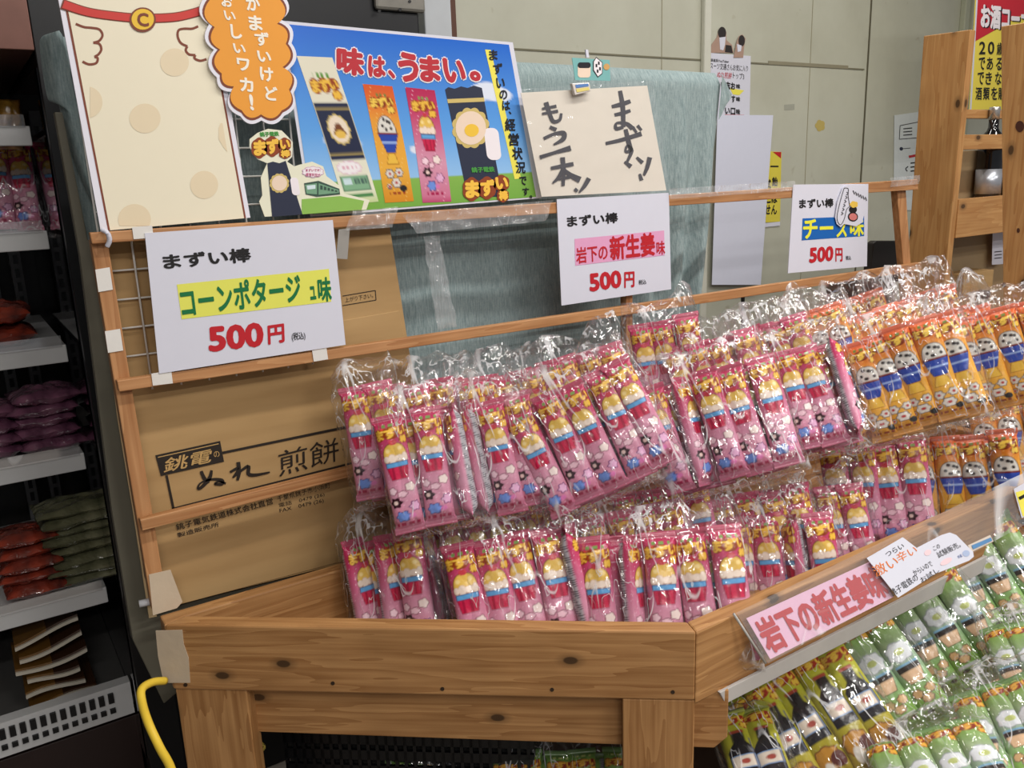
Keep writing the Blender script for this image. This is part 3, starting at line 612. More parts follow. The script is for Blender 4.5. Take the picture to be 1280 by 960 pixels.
def art(kind, U, V_):
    """colour of a wrapper front: U -1..1 across, V 0 (foot) .. 1 (head)"""
    Z = V_*7.0
    def L_(c): return lin(c)
    def ramp(st):
        xs_ = [s[0] for s in st]; cs = np.array([L_(s[1]) for s in st]); return np.stack([np.interp(V_, xs_, cs[:, k]) for k in range(3)], -1)
    def put(mask, c):
        nonlocal img
        mk = np.clip(mask, 0, 1)[..., None]; img = img*(1-mk)+L_(c)*mk
    def disc(cu, cv, ru, rv=None, sc_=0, k=8):
        rv = rv or ru; x = (U-cu)/ru; y = (Z-cv*7)/rv; r = np.hypot(x, y)
        if sc_: r = r/(1+sc_*np.cos(k*np.arctan2(y, x)))
        return np.clip((1-r)*min(ru, rv)/.05+.5, 0, 1)
    def rect(u0, u1, v0, v1): return np.clip(np.minimum(np.minimum(U-u0, u1-U), np.minimum(Z-v0*7, v1*7-Z))/.05+.5, 0, 1)
    def trap(v0, v1, w0, w1, cu=0, sl=0):
        t = np.clip((V_-v0)/(v1-v0), 0, 1); hw = w0+(w1-w0)*t; return np.clip(np.minimum(hw-np.abs(U-cu-sl*t), np.minimum(Z-v0*7, v1*7-Z))/.05+.5, 0, 1)
    def emblem(v0, v1, out=(150, 62, 24), inn=(240, 190, 70)):
        h = (v1-v0); c = []
        for ch, a, b, lo, hi in (('ま', -.78, -.28, .25, .95), ('ず', -.28, .28, .3, 1.0), ('い', .28, .8, .42, 1.0), ('棒', .3, .8, -.1, .38)):
            c.append((ch, a, b, v0+lo*h, v0+hi*h))
        for ch, a, b, lo, hi in c: put(disc((a+b)/2, (lo+hi)/2, (b-a)*.60, (hi-lo)*7*.58), out)
        for ch, a, b, lo, hi in c: put(raster_text(ch, .05, a, b, lo, hi, U, V_), inn)
    nz = np.sin(U*9.1+V_*61)*np.sin(U*23+V_*37)
    if kind == 'pink':
        img = ramp([(0, (188, 70, 112)), (.06, (206, 118, 148)), (.35, (218, 154, 178)), (.6, (206, 108, 142)), (.8, (196, 62, 104)), (1, (184, 42, 86))])
        put((nz > .93)*.7, (240, 190, 210))
        put(rect(-.42, .42, .905, .93)*((np.sin(U*22) > -.2)), (126, 160, 84)); put(rect(-.4, .4, .872, .9)*(np.sin(U*15) > -.35), (216, 70, 50))
        emblem(.77, .90)
        dome = lambda g: disc(0, .66, .50+g, .74+g)*(V_ > .645)      # a cupcake: sponge dome, icing, ribbon, pleated cup
        put(dome(.05), (120, 72, 34)); put(dome(0), (232, 190, 88)); put(disc(0, .775, .14, .16), (200, 60, 70)); put(disc(-.25, .71, .1, .12), (250, 222, 150)); put(disc(.22, .72, .1, .12), (250, 222, 150))
        for k in range(4): put(disc(-.39+.26*k, .635, .18, .22+.08*(k % 2)), (168, 120, 90))
        for k in range(4): put(disc(-.39+.26*k, .64, .155, .19+.08*(k % 2)), (244, 224, 208))
        put(trap(.46, .60, .34, .52, 0), (130, 20, 54)); put(trap(.465, .595, .32, .49, 0), (204, 34, 76)); put(trap(.465, .595, .31, .47)*(np.sin(U/(.75+V_*.5)*24) > .5)*.8, (158, 16, 56))
        put(rect(-.49, .49, .565, .61), (60, 60, 100)); put(rect(-.46, .46, .57, .605), (98, 166, 222))
        for cu, cv, rr_, c in ((-.45, .37, .2, (250, 214, 226)), (.35, .385, .24, (246, 226, 220)), (-.05, .335, .16, (244, 200, 214))): put(disc(cu, cv, rr_+.05, None, .1, 5), (150, 90, 110)); put(disc(cu, cv, rr_, None, .1, 5), c)
        put(disc(-.4, .27, .3, None, .14, 6), (56, 22, 34)); put(disc(-.4, .27, .12), (240, 208, 200)); put(disc(.4, .22, .3, None, .14, 6), (120, 60, 110)); put(disc(.4, .22, .24, None, .14, 6), (232, 176, 212))
        put(disc(-.2, .15, .32, None, .14, 6), (70, 60, 120)); put(disc(-.2, .15, .27, None, .14, 6), (112, 146, 222)); put(disc(.18, .145, .14), (222, 120, 178))
        put(rect(-.6, .6, .065, .095)*(np.sin(U*20) > -.1), (170, 30, 80))
    elif kind == 'orange':
        img = ramp([(0, (214, 140, 30)), (.3, (236, 176, 64)), (.7, (232, 158, 58)), (.86, (226, 112, 44)), (1, (218, 88, 40))])
        put((nz > .93)*.6, (246, 206, 120))
        put(rect(-.42, .42, .905, .93)*(np.sin(U*22) > -.2), (110, 130, 60))
        emblem(.78, .9, (140, 56, 20), (246, 206, 84))
        dome = lambda g: disc(0, .6, .6+g, 1.0+g)*(V_ > .59)         # a rice bowl
        put(dome(.05), (60, 52, 50)); put(dome(0), (226, 222, 214))
        for cu, cv in ((-.25, .66), (.1, .7), (.3, .64), (-.05, .63), (-.1, .715), (.25, .69)): put(disc(cu, cv, .09, .11), (44, 36, 36))
        put(rect(-.7, .7, .585, .605), (130, 40, 34)); put(trap(.43, .59, .30, .68), (20, 30, 80)); put(trap(.435, .585, .27, .64), (44, 72, 170)); put(rect(-.5, .5, .51, .53), (150, 176, 230)); put(trap(.33, .43, .42, .25), (170, 110, 20)); put(trap(.335, .425, .38, .2), (238, 190, 70))
        for cu, cv, rr_ in ((-.35, .25, .3), (.3, .26, .28), (0, .17, .32), (-.5, .14, .18)): put(disc(cu, cv, rr_, None, .1, 6), (90, 84, 80)); put(disc(cu, cv, rr_-.05, None, .1, 6), (224, 216, 206)); put(disc(cu, cv, .09), (180, 50, 50))
        put(disc(.42, .12, .26, .2), (34, 32, 34))
        put(rect(-.55, .55, .07, .09)*(np.sin(U*20) > -.1), (150, 50, 20))
    elif kind == 'green':
        img = ramp([(0, (128, 178, 72)), (.2, (140, 186, 84)), (.5, (150, 176, 150)), (.66, (150, 172, 130)), (.84, (132, 172, 74)), (1, (96, 140, 66))])
        put(rect(-.42, .42, .915, .935)*(np.sin(U*22) > -.2), (210, 220, 130))
        emblem(.79, .89, (140, 50, 30), (226, 170, 60))
        put(disc(.05, .585, .6, .56, .08, 7), (150, 158, 160)); put(disc(.05, .585, .54, .5, .08, 7), (224, 228, 232)); put(disc(.05, .585, .18), (190, 200, 120))
        put(rect(-.5, .55, .43, .475), (40, 30, 26)); put(rect(-.5, .55, .475, .49), (120, 170, 210)); put(trap(.33, .43, .3, .5, .02), (110, 80, 60)); put(trap(.335, .428, .27, .46, .02), (226, 188, 150))
        for cu, cv, rr_ in ((-.3, .25, .26), (.3, .26, .26), (0, .2, .24)): put(disc(cu, cv, rr_, None, .08, 7), (110, 80, 60)); put(disc(cu, cv, rr_-.05, None, .08, 7), (224, 182, 128))
        put(rect(-.5, .5, .13, .155), (226, 228, 230)); put(disc(-.2, .11, .18, .1), (34, 36, 34)); put(disc(.28, .11, .18, .1), (34, 36, 34))
    elif kind == 'olive':
        img = ramp([(0, (150, 128, 40)), (.25, (164, 150, 40)), (.6, (176, 172, 50)), (.85, (170, 172, 44)), (1, (150, 158, 40))])
        put(rect(-.42, .42, .915, .935)*(np.sin(U*22) > -.2), (60, 120, 40))
        emblem(.77, .88, (150, 44, 24), (214, 176, 60))
        put(rect(-.12, .32, .62, .74), (28, 26, 28)); put(rect(-.16, .36, .715, .74), (150, 60, 40)); put(trap(.56, .63, .56, .22, .1), (28, 26, 28)); put(rect(-.46, .66, .33, .565), (24, 22, 30)); put(rect(-.40, .60, .40, .52), (110, 140, 180)); put(rect(-.36, .56, .41, .51), (220, 206, 190)); put(disc(.1, .46, .16), (160, 70, 60)); put(rect(.48, .56, .34, .66), (86, 92, 110))
        put(disc(-.1, .2, .62, .6, .07, 9), (110, 62, 20)); put(disc(-.1, .2, .55, .53, .07, 9), (184, 130, 44)); put(disc(.3, .17, .34, .4), (84, 34, 30)); put(disc(-.2, .12, .2, .4), (220, 214, 204))
    elif kind == 'cream':
        img = ramp([(0, (196, 212, 150)), (.1, (232, 230, 210)), (1, (228, 222, 200))])
        put(rect(-.45, .45, .865, .895)*(np.sin(U*22) > -.2), (96, 150, 60))
        emblem(.73, .86)
        put(rect(-.98, .98, .31, .7), (38, 44, 70)); put(rect(-.98, .98, .655, .665), (200, 176, 96)); put(rect(-.98, .98, .345, .355), (200, 176, 96)); put(disc(0, .52, .62, .72, .05, 12), (206, 182, 110)); put(disc(0, .52, .54, .64), (238, 222, 200)); put(trap(.48, .56, .4, .12), (120, 70, 40)); put(disc(0, .485, .3, .2), (232, 190, 88))
        put(disc(-.1, .255, .7, .34, .06, 11), (222, 180, 200)); put(disc(-.1, .255, .65, .3, .06, 11), (244, 238, 240)); put(rect(-.5, .3, .25, .262)*(np.sin(U*26) > 0), (204, 70, 130))
        put(rect(-.8, .8, .09, .2), (74, 104, 84)); put(rect(-.76, .76, .095, .195), (132, 176, 140)); put(rect(-.66, -.2, .135, .18), (206, 226, 232))
        for k in range(4): put(rect(-.05+k*.2, .08+k*.2, .14, .178), (70, 96, 90))
        put(rect(-.8, .8, .045, .07), (60, 130, 70))
    return img

# ------------------------------------------------------------------ poster, logo card, brush-lettered sheet
def grid_print(name, par, TL, TR, BR, BL, plane, colf, nu, nv, mat, lift, curl=0, sx=0):
    """a printed sheet as a fine grid with its print in the vertices"""
    P = [plane(*p) for p in (TL, TR, BR, BL)]; n = nrm(np.cross(P[1]-P[0], P[0]-P[3])); n = n if n@(CP-P[0]) > 0 else -n
    a, b = np.meshgrid(np.linspace(0, 1, nu+1), np.linspace(0, 1, nv+1)); a = a.ravel(); b = b.ravel()
    q = lambda t: t[:, None]
    vs = (q(1-b)*(q(1-a)*P[0]+q(a)*P[1])+q(b)*(q(1-a)*P[3]+q(a)*P[2]))+n*lift+n*q(curl*np.sin(a*math.pi))
    if sx: vs = vs+q(sx*np.sin(b*math.pi))*nrm(P[1]-P[0])
    fs = [[j*(nu+1)+i, (j+1)*(nu+1)+i, (j+1)*(nu+1)+i+1, j*(nu+1)+i+1] for j in range(nv) for i in range(nu)]
    return mesh(name, vs, fs, mat, par, smooth=True, col=colf(a*2-1, 1-b))
POSTER = vcol('glossy poster print', rough=.22, spec=.5, coat=.5)
PPO = PY(1.356)
poster = thing('poster', 'blue sky poster of three snack packs with large red lettering on the rack', 'poster', onY(520, 262, 1.356))
PQ = [(350, 25.5), (641, 53), (676.5, 247.5), (388, 271)]
patch('sheet', poster, PQ, PPO, WHITE, 0, .0012)
def sky(U, V_):
    t = V_; c = np.stack([np.interp(t, [0, .17, .175, .45, 1], lin2) for lin2 in np.array([lin(k) for k in ((118, 172, 70), (136, 182, 80), (150, 196, 240), (98, 164, 232), (36, 104, 206))]).T], -1)
    for cu, cv, r, s in ((.62, .69, .07, .05), (.70, .7, .1, .06), (.8, .68, .09, .05), (-.72, .4, .07, .055), (-.64, .38, .07, .05), (.55, .66, .08, .04), (-.05, .34, .05, .03)):
        m = np.clip((1-np.hypot((U-cu)/(r*1.6), (t-cv)/s))*8, 0, 1)[:, None]; c = c*(1-m)+lin((226, 232, 246))*m
    return c
grid_print('print', poster, (355, 30), (636, 56), (670, 246), (391, 268), PPO, sky, 90, 90, POSTER, .0006)
POW = ink((240, 232, 236), 'poster white'); POR = ink((186, 40, 52), 'poster red'); POY = ink((238, 226, 90), 'poster yellow'); PK = ink((22, 22, 30), 'poster black')
for t, a, b, c in (('味', (420, 57), (455, 62), (420, 92)), ('は', (459, 69), (481, 71), (460, 96)), ('、', (484, 87), (493, 88), (485, 98)), ('う', (496, 64), (522, 67), (498, 102)), ('ま', (523, 69), (549, 71), (525, 102)), ('い', (552, 72), (580, 75), (555, 103)), ('。', (586, 88), (600, 89.5), (587, 101))):
    write('headline', poster, t, (a[0]-1.6, a[1]-1.6), (b[0]+1.6, b[1]-1.6), (c[0]-1.6, c[1]+1.6), PPO, POW, .10, .0012); write('headline', poster, t, a, b, c, PPO, POR, .055, .0016)
patch('yellow_bar', poster, [(606, 62), (613, 62.5), (651, 223), (643, 224)], PPO, POY, .0010)
for ch, x, y, s in (('ま', 616, 69, 13), ('ず', 621.5, 86, 14), ('い', 625, 104, 13), ('の', 628.5, 118.5, 12), ('は', 632, 132, 12), ('、', 637, 141, 4), ('経', 637, 156, 16), ('営', 641.5, 174.5, 16), ('状', 646, 192, 16), ('況', 650, 209.5, 15), ('で', 653, 226, 11), ('す', 656.5, 239.5, 10), ('。', 663, 246, 4)):
    write('side_line', poster, ch, (x-s*.42, y-s/2), (x+s*.42, y-s/2), (x-s*.40, y+s/2), PPO, PK, .03, .0015)
for kd, q, sx in (('cream', [(370.5, 70), (415, 72), (473, 252), (430, 256)], .002), ('orange', [(453, 105), (490, 108), (517, 251.5), (481, 253.5)], .002), ('pink', [(506, 109), (543, 113), (564, 252), (528, 253.5)], .002)):
    grid_print('pack_picture', poster, *q, PPO, lambda U, V_, kd=kd: art(kd, U, V_), 26, 84, POSTER, .0011, 0, sx)
LY0 = ink((232, 190, 88), 'gold print'); NAVY = ink((38, 44, 66), 'navy print'); SKIN = ink((236, 212, 190), 'pale print')
def rr(x0, y0, x1, y1, r, sh=0):
    o = []
    for cx, cy, a in ((x1-r, y0+r, -90), (x1-r, y1-r, 0), (x0+r, y1-r, 90), (x0+r, y0+r, 180)):
        for k in range(6): t = math.radians(a+18*k); yy = cy+r*math.sin(t); o.append((cx+r*math.cos(t)+sh*(yy-y0), yy))
    return o
patch('print_shape', poster, [(556, 112), (560, 109), (568, 111), (576, 108), (584, 110), (592, 107), (602, 110), (628, 246), (584, 246)], PPO, NAVY, .0010)
patch('print_shape', poster, [(558.5, 124), (604.5, 122), (605.5, 127), (559.5, 129)], PPO, ink((206, 182, 110), 'gold stripe print'), .0012)
patch('print_shape', poster, cloud(588, 160, 23, 25, 12, .06), PPO, ink((206, 182, 110), 'gold stripe print'), .0012); patch('print_shape', poster, ellipse(588, 160, 19, 21), PPO, SKIN, .0015); patch('print_shape', poster, ellipse(589, 163, 9, 8), PPO, LY0, .0018)
patch('print_shape', poster, rr(604, 160, 622, 200, 7, .12), PPO, POW, .0013)
LG = ink((70, 150, 64), 'logo green'); LB = ink((140, 62, 26), 'logo brown'); LY = ink((244, 194, 72), 'logo gold')
def logo(par, plane, rects, grn, lift):
    write('lettering', par, '銚子電鉄', *grn, plane, LG, .05, lift)
    for ch, (x0, y0, x1, y1) in rects:
        patch('logo_outline', par, cloud((x0+x1)/2, (y0+y1)/2, (x1-x0)*.64, (y1-y0)*.64, 6, .06, 40), plane, LB, lift+.0002)
    for ch, (x0, y0, x1, y1) in rects: write('lettering', par, ch, (x0, y0+.5), (x1, y0), (x0+1, y1), plane, LY, .06, lift+.0006)
logo(poster, PPO, [('ま', (580, 225, 598, 248)), ('ず', (599, 224, 617, 246)), ('い', (618, 221, 634, 237)), ('棒', (622, 238, 634, 251))], ((588, 209), (617, 208), (589, 216)), .0018)

PLC = PY(1.341)
card = thing('logo_card', 'small cut-out logo card with gold lettering and a green train, between standee and poster', 'card', onY(375, 270, 1.341))
patch('board', card, [(322, 166), (335, 161), (352, 163), (360, 171), (366, 178), (365, 196), (359, 202), (368, 208), (374, 206), (390, 202), (404, 208), (408, 220), (424, 232), (430, 242), (462, 250), (458, 262), (331, 271), (324, 252), (328, 244), (326, 222), (334, 204), (322, 199), (312, 184), (312, 174)], PLC, plain('cream card print', (232, 230, 206)), 0, .0015)
logo(card, PLC, [('ま', (316, 175, 332, 195)), ('ず', (332, 173, 348, 193)), ('い', (349, 174, 362, 187)), ('棒', (350, 187, 362, 197))], ((324, 165), (348, 164), (325, 171)), .0006)
patch('print_shape', card, [(334, 204), (341, 202), (349, 204), (357, 201), (378, 268), (340, 271)], PLC, NAVY, .0006); patch('print_shape', card, cloud(349, 229, 12, 12, 12, .06), PLC, ink((206, 182, 110), 'gold stripe print'), .0009); patch('print_shape', card, ellipse(349, 229, 9.5, 9.5), PLC, SKIN, .0012); patch('print_shape', card, rr(362, 222, 372, 244, 4, .15), PLC, POW, .0010)
patch('print_shape', card, cloud(391, 215, 13.5, 7, 10, .08), PLC, ink((200, 160, 190), 'lilac line'), .0006); patch('print_shape', card, cloud(391, 215, 12.6, 6.2, 10, .08), PLC, POW, .0009)
write('lettering', card, 'まずいです!', (382, 211), (400, 211), (382, 214.5), PLC, ink((206, 70, 130), 'rose ink'), .01, .0012); write('lettering', card, '経営状況が', (382, 216), (400, 217), (382, 220), PLC, ink((206, 70, 130), 'rose ink'), .01, .0012)
TR1 = ink((116, 160, 128), 'train green'); TR2 = ink((56, 82, 70), 'train dark')
patch('train_print', card, [(380, 229), (398, 226), (424, 236), (425, 243), (396, 246), (382, 243)], PLC, TR2, .0006); patch('train_print', card, [(381, 231), (396, 229), (396, 243), (383, 242)], PLC, TR1, .0009); patch('train_print', card, [(398, 229), (423, 237.5), (423.5, 241), (398, 243.5)], PLC, TR1, .0009)
patch('train_print', card, [(383, 232), (394, 231), (394, 236), (384, 237)], PLC, ink((214, 230, 234), 'train window'), .0012)
for k in range(5): patch('train_print', card, [(400+k*4.6, 231.5+k*1.5), (403+k*4.6, 232.3+k*1.5), (403+k*4.6, 237+k*.7), (400+k*4.6, 236.8+k*.7)], PLC, TR2, .0012)
patch('grass_print', card, [(377, 249), (425, 245), (455, 251), (452, 262), (377, 268)], PLC, ink((140, 186, 84), 'grass print'), .0004)

PCL = PY(1.338)
sheet = thing('brush_lettered_sheet', 'cream sheet with black brush lettering in a clear sleeve on the top rail', 'paper sheet', onY(755, 246, 1.338))
patch('sheet', sheet, [(651, 116), (809, 107), (833, 238), (677, 246)], PCL, plain('cream washi sheet', (226, 217, 203), rough=.7, var=.03, scale=30), 0, .001)
BR = ink((58, 56, 64), 'brush ink'); Z3 = lambda p: zb(p, 640, 0, 2.909)
brush('brush_lettering', sheet, [(Z3(p), w_) for p, w_ in [
    ([(362, 388), (395, 380), (430, 368)], [4, 6, 5]), ([(372, 418), (400, 412), (430, 402)], [4, 5, 4]), ([(392, 330), (402, 390), (404, 462)], [5, 6, 5]), ([(404, 462), (378, 468), (380, 448), (415, 450), (438, 468)], [4, 5, 3, 5, 6]),
    ([(340, 522), (400, 508), (470, 486)], [4, 5, 6]), ([(412, 470), (424, 520), (430, 545), (412, 552), (418, 530), (434, 548), (416, 592)], [5, 6, 5, 3, 3, 5, 3]), ([(438, 462), (452, 482)], [4, 3]), ([(455, 456), (470, 474)], [4, 3]),
    ([(408, 588), (432, 606)], [3, 6]), ([(452, 572), (474, 592)], [3, 5]), ([(500, 572), (490, 610), (478, 638)], [6, 5, 3]), ([(463, 632), (470, 656)], [3, 5]),
    ([(122, 372), (138, 420), (150, 442), (172, 436), (178, 412)], [6, 5, 5, 4, 3]), ([(108, 396), (160, 386)], [3, 4]), ([(108, 414), (166, 404)], [3, 4]),
    ([(136, 462), (160, 472)], [4, 5]), ([(114, 504), (150, 488), (186, 484), (184, 506), (150, 526)], [4, 4, 6, 6, 2]), ([(100, 572), (150, 556), (212, 538)], [5, 4, 7]),
    ([(140, 612), (180, 604), (222, 596)], [4, 5, 5]), ([(182, 572), (186, 620), (184, 676)], [6, 5, 4]), ([(182, 616), (168, 645), (146, 666)], [4, 5, 2]), ([(186, 616), (210, 636), (246, 654)], [4, 6, 8]), ([(164, 652), (208, 644)], [3, 4]), ([(278, 648), (262, 676), (242, 700)], [6, 5, 2]), ([(226, 686), (236, 696)], [4, 4])]], PCL, BR)
crumple('sleeve', sheet, [(644, 112), (815, 101), (837, 241), (674, 249)], PY(1.334), SLEEVE, .004, 21, 40, 30, label='clear plastic sleeve')
clip = thing('memo_clip', 'small memo clip with a teal card, on top of the brush-lettered sheet', 'memo clip', onY(740, 118, 1.332))
PK1 = PY(1.330)
patch('teal_card', clip, [(715, 72), (762, 75), (763, 101), (719, 100)], PK1, plain('teal print', (120, 178, 176)), 0, .001); patch('print_shape', clip, rr(722, 78, 738, 97, 4), PK1, SKIN, .0005); patch('print_shape', clip, rr(722, 78, 738, 85, 3), PK1, PK, .0009)
patch('print_shape', clip, [(745, 71), (753, 78), (753, 92), (747, 97), (741, 88), (741, 77)], PK1, PK, .0006); patch('print_shape', clip, [(745, 72.4), (752, 78.5), (752, 91.5), (747, 95.6), (742, 87.5), (742, 77.4)], PK1, POW, .001)
for x, y in ((748, 79), (749.5, 86), (745, 82), (746.5, 89)): patch('lettering', clip, [(x-1, y-2), (x+1, y-2), (x+1.2, y+2), (x-1, y+2)], PK1, PK, .0013)
patch('print_shape', clip, ellipse(758, 83.5, 3.8, 4), PK1, ink((206, 160, 96), 'tan print'), .0007); patch('stem', clip, [(732, 62), (735, 62), (736.5, 72), (733, 72)], PK1, WHITE, .0003, .003)
prism('clip_body', [onY(*p, 1.324) for p in [(719, 119), (739, 114), (737, 103), (715, 104)]], (0, .008, 0), plain('clear clip', (222, 214, 206), rough=.2), clip)
patch('label', clip, [(719, 106), (735, 104.5), (736, 107.5), (720, 110)], PY(1.3235), ink((90, 130, 190), 'label blue'), .0004); patch('label', clip, [(720, 111), (736, 109), (737, 112.5), (721, 115.5)], PY(1.3235), ink((226, 208, 120), 'label yellow'), .0004)

# ------------------------------------------------------------------ papers on the back wall
PW = PY(WY-.004)
yt = patch('paper_notice', None, [(887, 66), (938.5, 70), (937, 146), (882, 146)], PW, WHITE, 0, .001); props(yt, 'white notice with two small photo cut-outs on top, half behind the cloth', 'notice')
write('lettering', yt, '鉄道系YouTuber', (888, 73), (911, 75), (888, 77), PW, KK, .01, .001); write('lettering', yt, 'スーツ交通さんお気に入り', (888, 78), (935, 82), (887.5, 86), PW, KK, .0, .001)
write('lettering', yt, 'ぬれ煎餅', (897, 89), (915, 91), (896, 97), PW, RED, .0, .001); write('lettering', yt, 'トップ3', (916, 90), (930, 92), (916, 98), PW, KK, .0, .001)
for t, a, b, c in (('い志お', (901, 101), (919, 103), (901, 111)), ('味', (920, 105), (925, 105), (920, 111)), ('す', (914, 119), (919, 119.5), (914, 128)), ('味', (920, 121), (925, 121), (920, 127)), ('い口', (906, 134), (919, 135), (906, 143)), ('味', (920, 136), (925, 136.5), (920, 143))): write('lettering', yt, t, a, b, c, PW, KK, .04, .001)
patch('print_spot', yt, [(912, 110), (930, 113), (924, 119), (916, 118)], PW, POY, .0008); patch('print_line', yt, [(906, 143), (930, 143.5), (930, 145), (906, 144.5)], PW, RED, .001)
DK = ink((44, 38, 38), 'photo dark'); PWU = PY(WY-.003)
patch('photo_cut_out', yt, [(886, 66), (890, 55), (896, 47), (898, 40), (901, 34), (905, 34), (908, 40), (908, 50), (915, 56), (917, 66)], PWU, plain('photo skin', (170, 140, 124)), 0, .001); patch('photo_cut_out', yt, ellipse(902.5, 41, 5, 7.5), PWU, DK, .0006); patch('photo_cut_out', yt, [(899, 47), (907, 46), (906, 56), (904, 63), (900, 62)], PWU, WHITE, .0008); patch('photo_cut_out', yt, [(907, 56), (914, 57), (916, 66), (906, 65)], PWU, DK, .0008)
PWV = PY(WY-.006)
patch('photo_cut_out', yt, [(917, 72), (919, 62), (921, 52), (924, 45), (928, 43), (932, 48), (930, 60), (929, 72)], PWV, plain('photo skin', (170, 140, 124)), 0, .001); patch('photo_cut_out', yt, ellipse(927, 51, 4, 7), PWV, DK, .0006); patch('photo_cut_out', yt, [(921, 55), (927, 57), (926, 64), (922, 65)], PWV, WHITE, .0008)
o = patch('blank_paper', None, [(897, 143.5), (966.5, 144), (951, 356), (890, 356)], PY(WY-.03), plain('bluish white paper', (218, 220, 236), rough=.4, var=.02), 0, .002); props(o, 'tall blank white paper hanging beside the right edge of the cloth', 'paper')
ys = patch('yellow_notice', None, [(960, 189), (977, 190), (975, 277), (957, 278)], PW, plain('yellow notice', (222, 206, 74), var=.03), 0, .001); props(ys, 'narrow yellow notice peeking out behind the tall blank white paper', 'notice')
patch('red_corner', ys, [(966, 190), (976.5, 190), (976, 198)], PW, RED, .0006); patch('white_edge', ys, [(955, 279), (975, 277), (975, 282), (955, 284)], PW, WHITE, .0004); patch('print_line', ys, [(963, 207), (973, 207), (973, 209), (963, 209)], PW, KK, .0006)
for ch, x, y in (('飴', 968.5, 227), ('は', 968, 248), ('ん', 967.5, 262), ('試', 960, 230), ('こ', 960, 248), ('せ', 959.5, 262)): write('lettering', ys, ch, (x-3.6, y-6), (x+3.6, y-6), (x-3.8, y+6), PW, KK, .03, .0008)
nw = patch('paper_notice', None, [(1118, 144), (1176, 136), (1172, 262), (1117, 263)], PW, plain('white notice', (214, 220, 220)), 0, .001); props(nw, 'white printed notice on the wall, half behind the tall cedar panel', 'notice')
for a, b, w_ in (((1125, 157), (1150, 152), .8), ((1125, 157), (1124, 174), .8), ((1124, 174), (1150, 172), .8), ((1129, 161), (1140, 160), 1.2), ((1129, 165), (1140, 164), 1.2), ((1129, 169), (1140, 168), 1.2), ((1128, 186), (1138, 185), .7), ((1136, 196), (1146, 194), 3), ((1138, 204), (1146, 203), 1.6), ((1138, 209), (1146, 208), 1.6), ((1138, 214), (1146, 213), 1.6)):
    bar(nw, a, b, w_, PW, RED if w_ == 3 else KK, lift=.0008)
patch('print_spot', nw, ellipse(1126.5, 186, 2.2, 2.2), PW, NAVY, .0008); brush('print_mark', nw, [([(1135, 208), (1132, 211), (1134, 214)], [1.2, 1.2])], PW, KK)
PAL = PY(2.05)
al = thing('alcohol_notice', 'red and yellow notice with black lettering standing behind the cedar panels', 'notice', onY(1240, 137, 2.05))
patch('board', al, [(1212, 137), (1290, 136), (1300, -20), (1221, -22)], PAL, plain('yellow print', (234, 214, 82), var=.02), 0, .003); patch('red_print', al, [(1218, 52), (1300, 6), (1302, -20), (1221, -22)], PAL, ink((196, 36, 52), 'notice red'), .0006); patch('white_edge', al, [(1212, 137), (1214, 137), (1222, 0), (1220, 0)], PAL, WHITE, .0008)
pa_ = PAL(1255, 100); box('stand_pole', (pa_[0]-.008, 2.056, 0), (pa_[0]+.008, 2.072, pa_[2]), BLACK, al); box('stand_foot', (pa_[0]-.12, 1.98, 0), (pa_[0]+.12, 2.15, .012), BLACK, al)
write('lettering', al, 'お酒コーナー', (1227.5, 5.5), (1300, 12.5), (1226.5, 36.5), PAL, PK, .06, .001); write('lettering', al, 'お酒コーナー', (1226, 4.5), (1298.5, 11.5), (1225, 35.5), PAL, POW, .05, .0014)
for ch, x, y in (('2', 1228, 60), ('0', 1239, 60), ('歳', 1250, 61), ('で', 1227.5, 79.5), ('あ', 1237.5, 79.5), ('る', 1249, 80), ('で', 1226, 98), ('き', 1236, 98), ('な', 1248, 98), ('酒', 1223.5, 117), ('類', 1233, 117), ('を', 1243, 117), ('販', 1252, 117)):
    write('lettering', al, ch, (x-4, y-8), (x+4, y-8), (x-4.6, y+8), PAL, KK, .02, .0010)

# ------------------------------------------------------------------ cedar shelf unit at the right
X1 = 2.45
def PX(v): return lambda x, y: onX(x, y, v)
shelf = thing('shelf_unit', 'tall cedar shelf unit at the far right end of the rack', 'shelf', onX(1190, 390, X1)*np.array([1, 1, 0]))
q = PX(X1); a, b = q(1219.5, 36), q(1154.5, 45)
def side(pt_top_f, pt_top_b, pt_low_f, pt_low_b, Xv):
    A_, B_, C_, D_ = [onX(*p, Xv) for p in (pt_top_f, pt_top_b, pt_low_b, pt_low_f)]
    t = (0-A_[2])/(D_[2]-A_[2]); D2 = A_+(D_-A_)*t; t = (0-B_[2])/(C_[2]-B_[2]); C2 = B_+(C_-B_)*t
    return [D2, C2, B_, A_]
prism('side_panel', side((1213, 37), (1154.5, 45), (1178, 380), (1134, 330), X1), (.028, 0, 0), W_SHELF, shelf, (0, 0, 1), .002)
fy = a[1]+.02
zs1 = onY(1225, 247, fy)[2]; zs0 = onY(1225, 294, fy)[2]
XR = 3.25
zt1, zt0 = onY(1225, 169, fy+.06)[2], onY(1225, 187, fy+.06)[2]
box('cross_bar', (X1+.028, fy+.02, zt0), (XR, fy+.04, zt1), W_SHELF, shelf); box('cross_bar', (X1+.028, fy+.10, onY(1225, 148, fy+.1)[2]), (XR, fy+.12, onY(1225, 137, fy+.1)[2]), W_SHELF, shelf)
box('shelf_front', (X1+.028, fy, zs0), (XR, fy+.02, zs1), W_SHELF, shelf); box('shelf_board', (X1+.028, fy+.02, zs1-.03), (XR, fy+.125, zs1-.008), W_SHELF, shelf)
